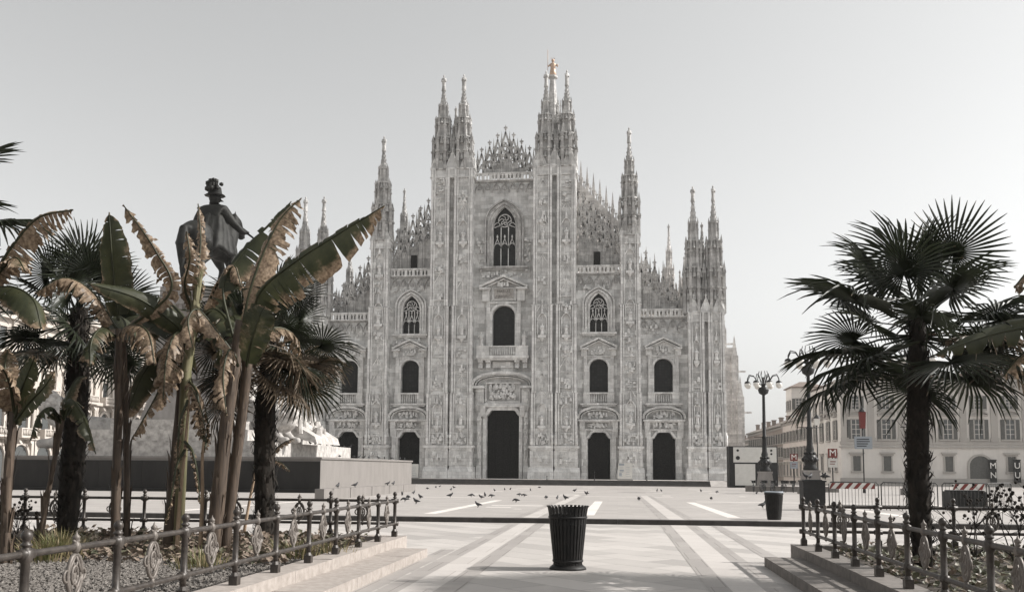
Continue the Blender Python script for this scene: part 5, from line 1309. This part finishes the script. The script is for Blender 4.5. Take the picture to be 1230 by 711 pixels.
tuft(72, 672, 260, .45, 'bright grass tuft at the foot of the shaggy left palm', 1); tuft(56, 676, 160, .36, 'low yellowish grass tuft left of the bright tuft', 2); tuft(355, 672, 160, .34, 'dry grass tuft behind the fence near the skirted palm', 3); tuft(242, 684, 120, .3, 'small grass tuft among dry leaves by the thick stems', 4); tuft(395, 668, 90, .26, 'sparse grass tuft near the far corner of the left bed', 5)
LITTER = leafmat('ground_leaf', (.06, .065, .038), (.15, .14, .095), (.11, .08, .06), (.28, .225, .18), .1)
def cover(name, label, x0, x1, y0, y1, n, seed, size, hmax, drymix, kill=None):
    r = random.Random(seed); b = MB()
    for _ in range(n):
        x = r.uniform(x0, x1); y = r.uniform(y0, y1)
        if kill and kill(x, y): continue
        z = .24+r.random()**2*hmax; a = r.uniform(0, 6.28); t = r.uniform(-.9, .9); s = size*r.uniform(.6, 1.4)
        d = Vector((math.cos(a), math.sin(a), t)).normalized(); pr = Vector((-d.y, d.x, r.uniform(-.5, .5))).normalized()*s*.36; c = Vector((x, y, z)); dv = max(0, min(1, drymix+r.uniform(-.5, .5)))
        b.add([c, c+d*s*.5+pr+Vector((0, 0, .012)), c+d*s, c+d*s*.5-pr, c+d*s*.5-Vector((0, 0, .01))], [(0, 4, 1), (1, 4, 2), (2, 4, 3), (3, 4, 0)], False, [dv]*5)
    tag(b.build(name, LITTER), label, 'ground cover', kind='stuff')
cover('leaf_litter', 'dry fallen leaves and low plants over the left bed', -11, LX-.45, 12.2, LY-.3, 5200, 5, .13, .16, .75, lambda x, y: x > -5.2 and y < 12)
cover('ivy_cover', 'pale leafy ground cover over the right bed', RX+.3, 9, 5, RY-.3, 5200, 6, .11, .2, .25)
def gravel(x0, x1, y0, y1, n, seed):
    r = random.Random(seed); b = MB()
    for _ in range(n):
        x = r.uniform(x0, x1); y = r.uniform(y0, y1); s = r.uniform(.012, .034); z = .23+r.uniform(0, .03)
        vs = []
        for (i, j, k) in ((1, 0, 0), (-1, 0, 0), (0, 1, 0), (0, -1, 0), (0, 0, 1), (0, 0, -1)): vs.append((x+(i+r.uniform(-.5, .5))*s, y+(j+r.uniform(-.5, .5))*s, z+(k*.7+r.uniform(-.3, .3))*s))
        b.add(vs, [(0, 2, 4), (2, 1, 4), (1, 3, 4), (3, 0, 4), (2, 0, 5), (1, 2, 5), (3, 1, 5), (0, 3, 5)])
    tag(b.build('gravel', noisy('gravel_stone', (.20, .182, .165), (.085, .077, .07), 30, .9, 0)), 'grey gravel along the left fence', 'gravel', kind='stuff')
gravel(-9, LX-.3, 5.5, 13.2, 26000, 4)
# bare shrub and twigs in the right bed
def shrub(px, py, label, seed, spread, h):
    B0 = gnd(px, py, .22); o = empty('bare_shrub', B0, label=label, cat='shrub', group='bare shrubs in the beds'); r = random.Random(seed); b = MB(); lf = MB()
    def br(p, d, L, rad, dep):
        q = p+d*L; m_ = p.lerp(q, .5)+Vector((r.uniform(-1, 1), r.uniform(-1, 1), r.uniform(-1, 1)))*L*.08
        b.tube([p, m_, q], [rad, rad*.8, rad*.55], 5)
        if dep == 0:
            for _ in range(2):
                c = q+Vector((r.uniform(-.05, .05),)*3); lf.ball(c, r.uniform(.012, .03), 5)
            return
        for _ in range(r.choice((2, 2, 3))):
            nd = (d+Vector((r.uniform(-1, 1), r.uniform(-1, 1), r.uniform(-.5, .7)))*.75).normalized(); br(q if r.random() < .6 else m_, nd, L*r.uniform(.6, .85), rad*.6, dep-1)
    for k in range(5): br(Vector((0, 0, 0)), Vector((r.uniform(-spread, spread), r.uniform(-spread, spread), 1)).normalized(), h*.42, .014, 3)
    b.add(lf.v, lf.f, True); b.build('branch', FIBRE, o)
shrub(1172, 672, 'bare dark shrub with thin twigs right of the palm', 1, .7, 1.35); shrub(1225, 690, 'taller bare shrub at the right edge of the bed', 3, .6, 1.2); shrub(20, 672, 'bare twiggy shrub at the left edge of the bed', 4, .6, .9)
# ------------------------------------------------------------------ litter bins
def ribbed_bin(loc, s):
    o = empty('litter_bin', loc, .2, label='large black ribbed iron litter bin standing alone on the pale paving', cat='litter bin'); o.scale = s
    b = MB(); b.lathe([(.25, .06), (.26, .10), (.335, .86), (.33, .87), (.245, .10)], n=28); b.build('liner', BINM, o)
    b = MB(); n = 30
    for i in range(n):
        a = 2*math.pi*i/n; d = Vector((math.cos(a), math.sin(a), 0)); t = Vector((-d.y, d.x, 0))*.021
        if True:
            st = [(.285, .02), (.275, .10), (.30, .30), (.345, .66), (.365, .86), (.385, .95), (.41, .985)]
            vs = []
            for r_, z in st: c = d*r_; vs += [c-t*(r_/.33)+Vector((0, 0, z)), c+t*(r_/.33)+Vector((0, 0, z)), c+t*(r_/.33)-d*.014+Vector((0, 0, z)), c-t*(r_/.33)-d*.014+Vector((0, 0, z))]
            k = len(st); fs = [(j*4+q, j*4+(q+1) % 4, j*4+4+(q+1) % 4, j*4+4+q) for j in range(k-1) for q in range(4)]+[(0, 3, 2, 1), (k*4-4, k*4-3, k*4-2, k*4-1)]
            b.add(vs, fs)
    b.build('rib', BINM, o)
    b = MB(); b.lathe([(.30, 0), (.355, .0), (.345, .03), (.285, .07), (.27, .07)], n=30); b.build('foot_ring', BINM, o)
    b = MB(); 
    for z, r_ in ((.115, .283), (.79, .362)): b.lathe([(r_, z), (r_+.012, z+.004), (r_+.012, z+.03), (r_, z+.034)], n=30)
    b.build('hoop', BINM, o)
    b = MB(); b.lathe([(.33, .78), (.345, .70), (.33, .69), (.2, .74), (.18, .80)], n=20); b.build('bag', BLK, o)
ribbed_bin(gnd(682, 683, 0), (.84, .84, 1.02))
p = gnd(930, 624); o = empty('litter_bin', p, .1, label='smaller dark tapered litter bin on the square near the right fence', cat='litter bin'); o.scale = (.78, .78, .95)
b = MB(); b.lathe([(.24, 0), (.26, .03), (.27, .10), (.335, .76), (.355, .78), (.355, .84), (.32, .86), (.30, .80), (.26, .4)], n=20); b.build('body', BINM, o)
b = MB(); b.lathe([(.335, .84), (.36, .86), (.35, .885), (.30, .885), (.30, .85)], n=20); b.build('rim', GREYB, o)
b = MB()
for i in range(16): a = i*math.pi/8; b.m = Matrix.Rotation(a, 4, 'Z'); b.add([(.272, -.02, .1), (.272, .02, .1), (.342, .02, .75), (.342, -.02, .75), (.26, -.02, .1), (.26, .02, .1), (.33, .02, .75), (.33, -.02, .75)], [(0, 1, 2, 3), (7, 6, 5, 4), (0, 3, 7, 4), (1, 5, 6, 2), (0, 4, 5, 1), (3, 2, 6, 7)])
b.m = None; b.build('rib', BINM, o)

# ------------------------------------------------------------------ crowd barriers
GALV = noisy('galvanised_steel', (.085, .084, .08), (.05, .049, .047), 8, .6, .1, .1, dist=.002)
def barrier(x0, x1, Y, striped, rz, lab, sx0=.1, sx1=.9):
    L = x1-x0; o = empty('crowd_barrier', (x0, Y, gz(Y)), rz, label=lab, cat='barrier', group='steel crowd barriers in a row')
    b = MB(); b.tube([(0, 0, .15), (0, 0, 1.02), (.08, 0, 1.1), (L-.08, 0, 1.1), (L, 0, 1.02), (L, 0, .15)], .024, 7); b.tube([(0, 0, .18), (L, 0, .18)], .02, 6); b.build('frame', GALV, o)
    b = MB(); n = int(L/.125)
    for i in range(1, n): b.tube([(L*i/n, 0, .18), (L*i/n, 0, 1.1)], .0095, 5)
    b.build('bars', GALV, o)
    for x in (.25, L-.25): b = MB(); b.tube([(x, -.32, .0), (x, -.27, .05), (x, 0, .18), (x, .27, .05), (x, .32, 0)], .018, 6); b.build('foot', GALV, o)
    if striped:
        a0, a1 = L*sx0, L*sx1; b = MB(); b.box(a0, a1, -.045, -.027, .84, 1.07); pn = b.build('striped_board', WP, o); b = MB(); x = a0-.1
        while x < a1:
            pts = [(x, .84), (x+.16, .84), (x+.36, 1.07), (x+.20, 1.07)]; pts = [(min(max(px_, a0), a1), z) for px_, z in pts]
            if pts[1][0]-pts[0][0] > .02 or pts[2][0]-pts[3][0] > .02: b.prism(pts, -.051, -.045)
            x += .34
        b.build('red_stripe', REDW, pn)
def bxx(px, Y): return at(px, 600, Y).x
barrier(bxx(996, 38), bxx(1056, 38), 38, True, R(2), 'crowd barrier with red and white striped board beside the black box', .0, .92)
barrier(bxx(1058, 38.4), bxx(1088, 38.4), 38.3, False, R(-3), 'short plain crowd barrier left of the right palm trunk')
barrier(bxx(1090, 38), bxx(1128, 38), 38.1, False, R(2), 'plain crowd barrier behind the right palm trunk')
barrier(bxx(1130, 38), bxx(1186, 38), 37.8, True, R(-1), 'crowd barrier with red and white striped board right of the palm trunk', .22, .9)
barrier(bxx(1187, 38.5), bxx(1200, 38.5)+1.4, 38.6, False, R(40), 'plain crowd barrier turned aside at the end of the row')
x0, x1 = bxx(965.5, 37), bxx(996, 37)-.1; o = empty('planter_box', ((x0+x1)/2, 37.5, gz(37.5)), label='square black planter box at the left end of the barriers', cat='planter box'); hw = (x1-x0)/2
b = MB(); b.taper(-hw+.02, hw-.02, -hw+.02, hw-.02, 0.0, 1.1, -.01, -.01, -.01); b.build('body', DKP, o); b = MB(); b.box(-hw-.03, hw+.03, -hw-.03, hw+.03, 1.1, 1.16); b.box(-hw+.1, hw-.1, -hw+.1, hw-.1, 1.16, 1.19); b.build('rim', DKP, o)
# dark heap of covered equipment behind second barrier board
b = MB(); b.box(bxx(1140, 39.5), bxx(1182, 39.5), 39.2, 40.2, gz(39)-.0, gz(39)+.75); b.box(bxx(1140, 39.5)+.05, bxx(1182, 39.5)-.05, 39.25, 40.15, gz(39)+.75, gz(39)+.8)
tag(b.build('storage_chest', DKP), 'long dark storage chest behind the right striped barrier', 'chest')

# ------------------------------------------------------------------ bicycles
def bike():
    o = empty('bicycle', cat='bicycle', group='bicycles parked in a row')
    for x in (-.52, .52):
        b = MB(); b.tube([(x+.33*math.cos(i*math.pi/9), 0, .34+.33*math.sin(i*math.pi/9)) for i in range(19)], .022, 5); w_ = b.build('wheel', IRONB, o)
        b = MB()
        for i in range(6): a = i*math.pi/6; b.tube([(x-.31*math.cos(a), 0, .34-.31*math.sin(a)), (x+.31*math.cos(a), 0, .34+.31*math.sin(a))], .004, 3)
        b.build('spoke', GALV, w_)
    b = MB()
    for p, q in (((-.52, .34), (-.08, .30)), ((-.08, .30), (-.2, .82)), ((-.08, .3), (.36, .72)), ((-.17, .74), (.36, .78)), ((.36, .86), (.52, .34)), ((-.52, .34), (-.17, .74))): b.tube([(p[0], 0, p[1]), (q[0], 0, q[1])], .02, 6)
    b.build('frame', IRONB, o)
    b = MB(); b.tube([(.36, 0, .84), (.34, 0, 1.0), (.34, -.28, 1.04)], .015, 5); b.tube([(.34, 0, 1.0), (.34, .28, 1.04)], .015, 5); b.build('handlebar', IRONB, o)
    b = MB(); b.ball((-.22, 0, .87), .12, 8, 1.2, .7, .4); b.build('saddle', BLK, o)
    b = MB(); b.add([(.55, -.16, .78), (.85, -.16, .78), (.85, .16, .78), (.55, .16, .78), (.52, -.19, 1.0), (.9, -.19, 1.0), (.9, .19, 1.0), (.52, .19, 1.0)], [(0, 1, 2, 3), (0, 4, 5, 1), (1, 5, 6, 2), (2, 6, 7, 3), (3, 7, 4, 0)]); b.build('basket', IRONB, o)
    return o
bk = bike(); bl = ['leftmost of the parked bicycles in the row beyond the small bin']
for i in range(11):
    o = bk if i == 0 else copy_tree(bk); q = gnd(904+i*5.2, 590.5-(i % 2)*.5); o.location = (q.x, 84+rnd.uniform(-.3, .3), gz(84)); o.rotation_euler = (R(rnd.uniform(-9, 3)), 0, R(70+rnd.uniform(-14, 14)))
    o['label'] = 'parked bicycle with front basket in the row below the billboard'
b = MB(); x0 = gnd(878, 588).x; b.box(x0, x0+8.2, 86.6, 87.2, gz(87)-.1, gz(87)+.42); b.box(x0, x0+8.2, 86.55, 87.25, gz(87)+.42, gz(87)+.5)
tag(b.build('low_wall', GRAND), 'low dark stone wall behind the parked bicycles', 'wall')

# ------------------------------------------------------------------ cathedral forecourt furniture
def totem(px, py0, py1, Y, wpx, lab, dark=False):
    a, c = at(px, py0, Y), at(px, py1, Y); o = empty('notice_board', (c.x, Y, 0.005), label=lab, cat='sign', group='notice boards by the cathedral doors'); h = a.z-.005; hw = wpx/2*Y/1104
    b = MB(); b.box(-hw, hw, -.12, .12, .08, h); pn = b.build('panel', WP, o); b = MB(); b.box(-hw-.1, hw+.1, -.3, .3, 0, .08); b.build('foot', DKP, o)
    b = MB(); r = random.Random(int(px))
    if dark:
        b.box(-hw*.8, hw*.8, -.135, -.12, h*.86, h*.97); b.box(-hw*.5, hw*.7, -.135, -.12, h*.52, h*.62); b.box(-hw*.7, hw*.1, -.135, -.12, h*.25, h*.42)
    for k in range(5): z = h*(.2+.13*k); b.box(-hw*.7, hw*r.uniform(.1, .7), -.13, -.12, z, z+.05)
    b.build('print', GREYB, pn)
totem(755, 555.5, 575.5, 131.5, 8.5, 'plain white notice board beside the second right cathedral door'); totem(746.5, 556, 575.5, 131.5, 8, 'printed notice board with dark top left of the plain white board', True); totem(498, 557, 574, 131.5, 9, 'white notice board before the left cathedral door')
for px, hh, lab in ((657, .55, 'short black bollard on the parvis edge left of centre'), (714, 1.15, 'tall thin black bollard on the parvis edge before the right door'), (777, .55, 'short black bollard on the parvis edge at the right')):
    q = at(px, 577, 129.6); b = MB(); b.lathe([(.09, 0), (.09, .08), (.05, .1), (.05, hh-.1), (.08, hh-.08), (.06, hh), (.01, hh+.03)], n=8); o = tag(b.build('bollard', IRONB), lab, 'bollard', 'bollards on the parvis edge'); o.location = (q.x, 129.6, .004)

# ------------------------------------------------------------------ pigeons
PIG = noisy('pigeon_feather', (.02, .02, .021), (.07, .07, .073), 14, .6, 0)
def pigeon_mesh(head_up, seed):
    P = [(-.17, 0, .10), (-.09, 0, .115), (0, 0, .13), (.075, 0, .15)]
    P += [(.105, 0, .20), (.115, 0, .235), (.15, 0, .232)] if head_up else [(.13, 0, .12), (.165, 0, .085), (.19, 0, .06)]
    E = [(0, 1), (1, 2), (2, 3), (3, 4), (4, 5), (5, 6)]; rd = [(.022, .01), (.045, .035), (.062, .062), (.052, .055), .03, .03, .007]
    P += [(.01, .025, .08), (.015, .028, .015), (.035, .03, .004), (.01, -.025, .08), (.015, -.028, .015), (.035, -.03, .004)]; E += [(2, 7), (7, 8), (8, 9), (2, 10), (10, 11), (11, 12)]; rd += [.016, .006, .006, .016, .006, .006]
    return skin_mesh('pigeon', P, E, rd, PIG, 1, 2)
PM = [pigeon_mesh(True, 1), pigeon_mesh(False, 2)]
pg = [(460+a/4.1, 560+c/4.1) for a, c in ((220, 114), (260, 107), (280, 103), (335, 120), (350, 109), (330, 154), (433, 152), (485, 161), (503, 151), (537, 154), (470, 202), (550, 124), (600, 119), (627, 117), (670, 146), (697, 150), (657, 178), (727, 122), (770, 108), (805, 162), (858, 164), (900, 166), (943, 126), (1003, 141), (95, 146), (150, 138), (185, 161), (165, 185), (110, 175), (125, 162))]
pg += [(680+a/4.393, 560+c/4.393) for a, c in ((45, 135), (108, 152), (385, 182), (480, 134), (503, 134), (712, 136), (795, 142), (765, 178), (1005, 148), (1035, 220))]
for i, (px, py) in enumerate(pg):
    q = gnd(px, py); o = inst('pigeon', PM[rnd.random() < .35], None, q, (0, 0, rnd.uniform(0, 6.28)), rnd.uniform(1.0, 1.25))
    big = py > 600 or q.y < 38
    tag(o, 'dark pigeon on the open paving between the ribbed bin and the cathedral steps', 'pigeon', 'pigeons on the square')
def perch(lst, z, yfun, lab, grp):
    for px in lst:
        d = ray(px, 555); y = yfun(px); x = d.x*y/d.y; o = inst('pigeon', PM[rnd.random() < .25], None, (x, y, z), (0, 0, rnd.uniform(0, 6.28)), rnd.uniform(1.05, 1.3)); tag(o, lab, 'pigeon', grp)
mon_edge = mx+10.75
def yedge(px): d = ray(px, 555); return mon_edge*d.y/d.x
perch((408, 425, 431, 437, 443, 455, 462, 470, 480, 486), gm+2.505, yedge, 'dark pigeon perched on the edge of the granite monument platform', 'pigeons on the monument')
st_edge = mx+5.4
def yst(px): d = ray(px, 540); return st_edge*d.y/d.x
perch((372, 378, 384, 392, 399, 406, 413, 420), gm+3.655, yst, 'dark pigeon perched on the white monument step', 'pigeons on the monument step')
for px in (396, 411, 448, 456):
    t = (px-389)/(499.5-389); q = A.lerp(B_, t) if False else gnd(389, 601).lerp(gnd(499.5, 589.6), t); o = inst('pigeon', PM[0], None, q+Vector((.2, .05, .555)), (0, 0, rnd.uniform(0, 6.28)), 1.2); tag(o, 'dark pigeon perched on the long low stone bench', 'pigeon', 'pigeons on the bench')
for px in (969, 973, 989, 992): 
    d = ray(px, 575); o = inst('pigeon', PM[0], None, (d.x*37.4/d.y, 37.4, gz(37.5)+1.192), (0, 0, rnd.uniform(0, 6.28)), 1.15); tag(o, 'dark pigeon perched on the black planter box', 'pigeon', 'pigeons on the planter box')

# ------------------------------------------------------------------ the hazy air of the square
HAZE_D = 0.0002
hm = bpy.data.materials.new('hazy_air'); hm.use_nodes = True; t_ = hm.node_tree; t_.nodes.clear()
po = t_.nodes.new('ShaderNodeOutputMaterial'); pv = t_.nodes.new('ShaderNodeVolumePrincipled'); pv.inputs['Color'].default_value = (.93, .92, .90, 1); pv.inputs['Density'].default_value = HAZE_D; pv.inputs['Anisotropy'].default_value = .3
t_.links.new(pv.outputs[0], po.inputs['Volume'])
b = MB(); b.box(-1520, 1520, -320, 1520, -2.2, 122); tag(b.build('haze', hm), kind='stuff')
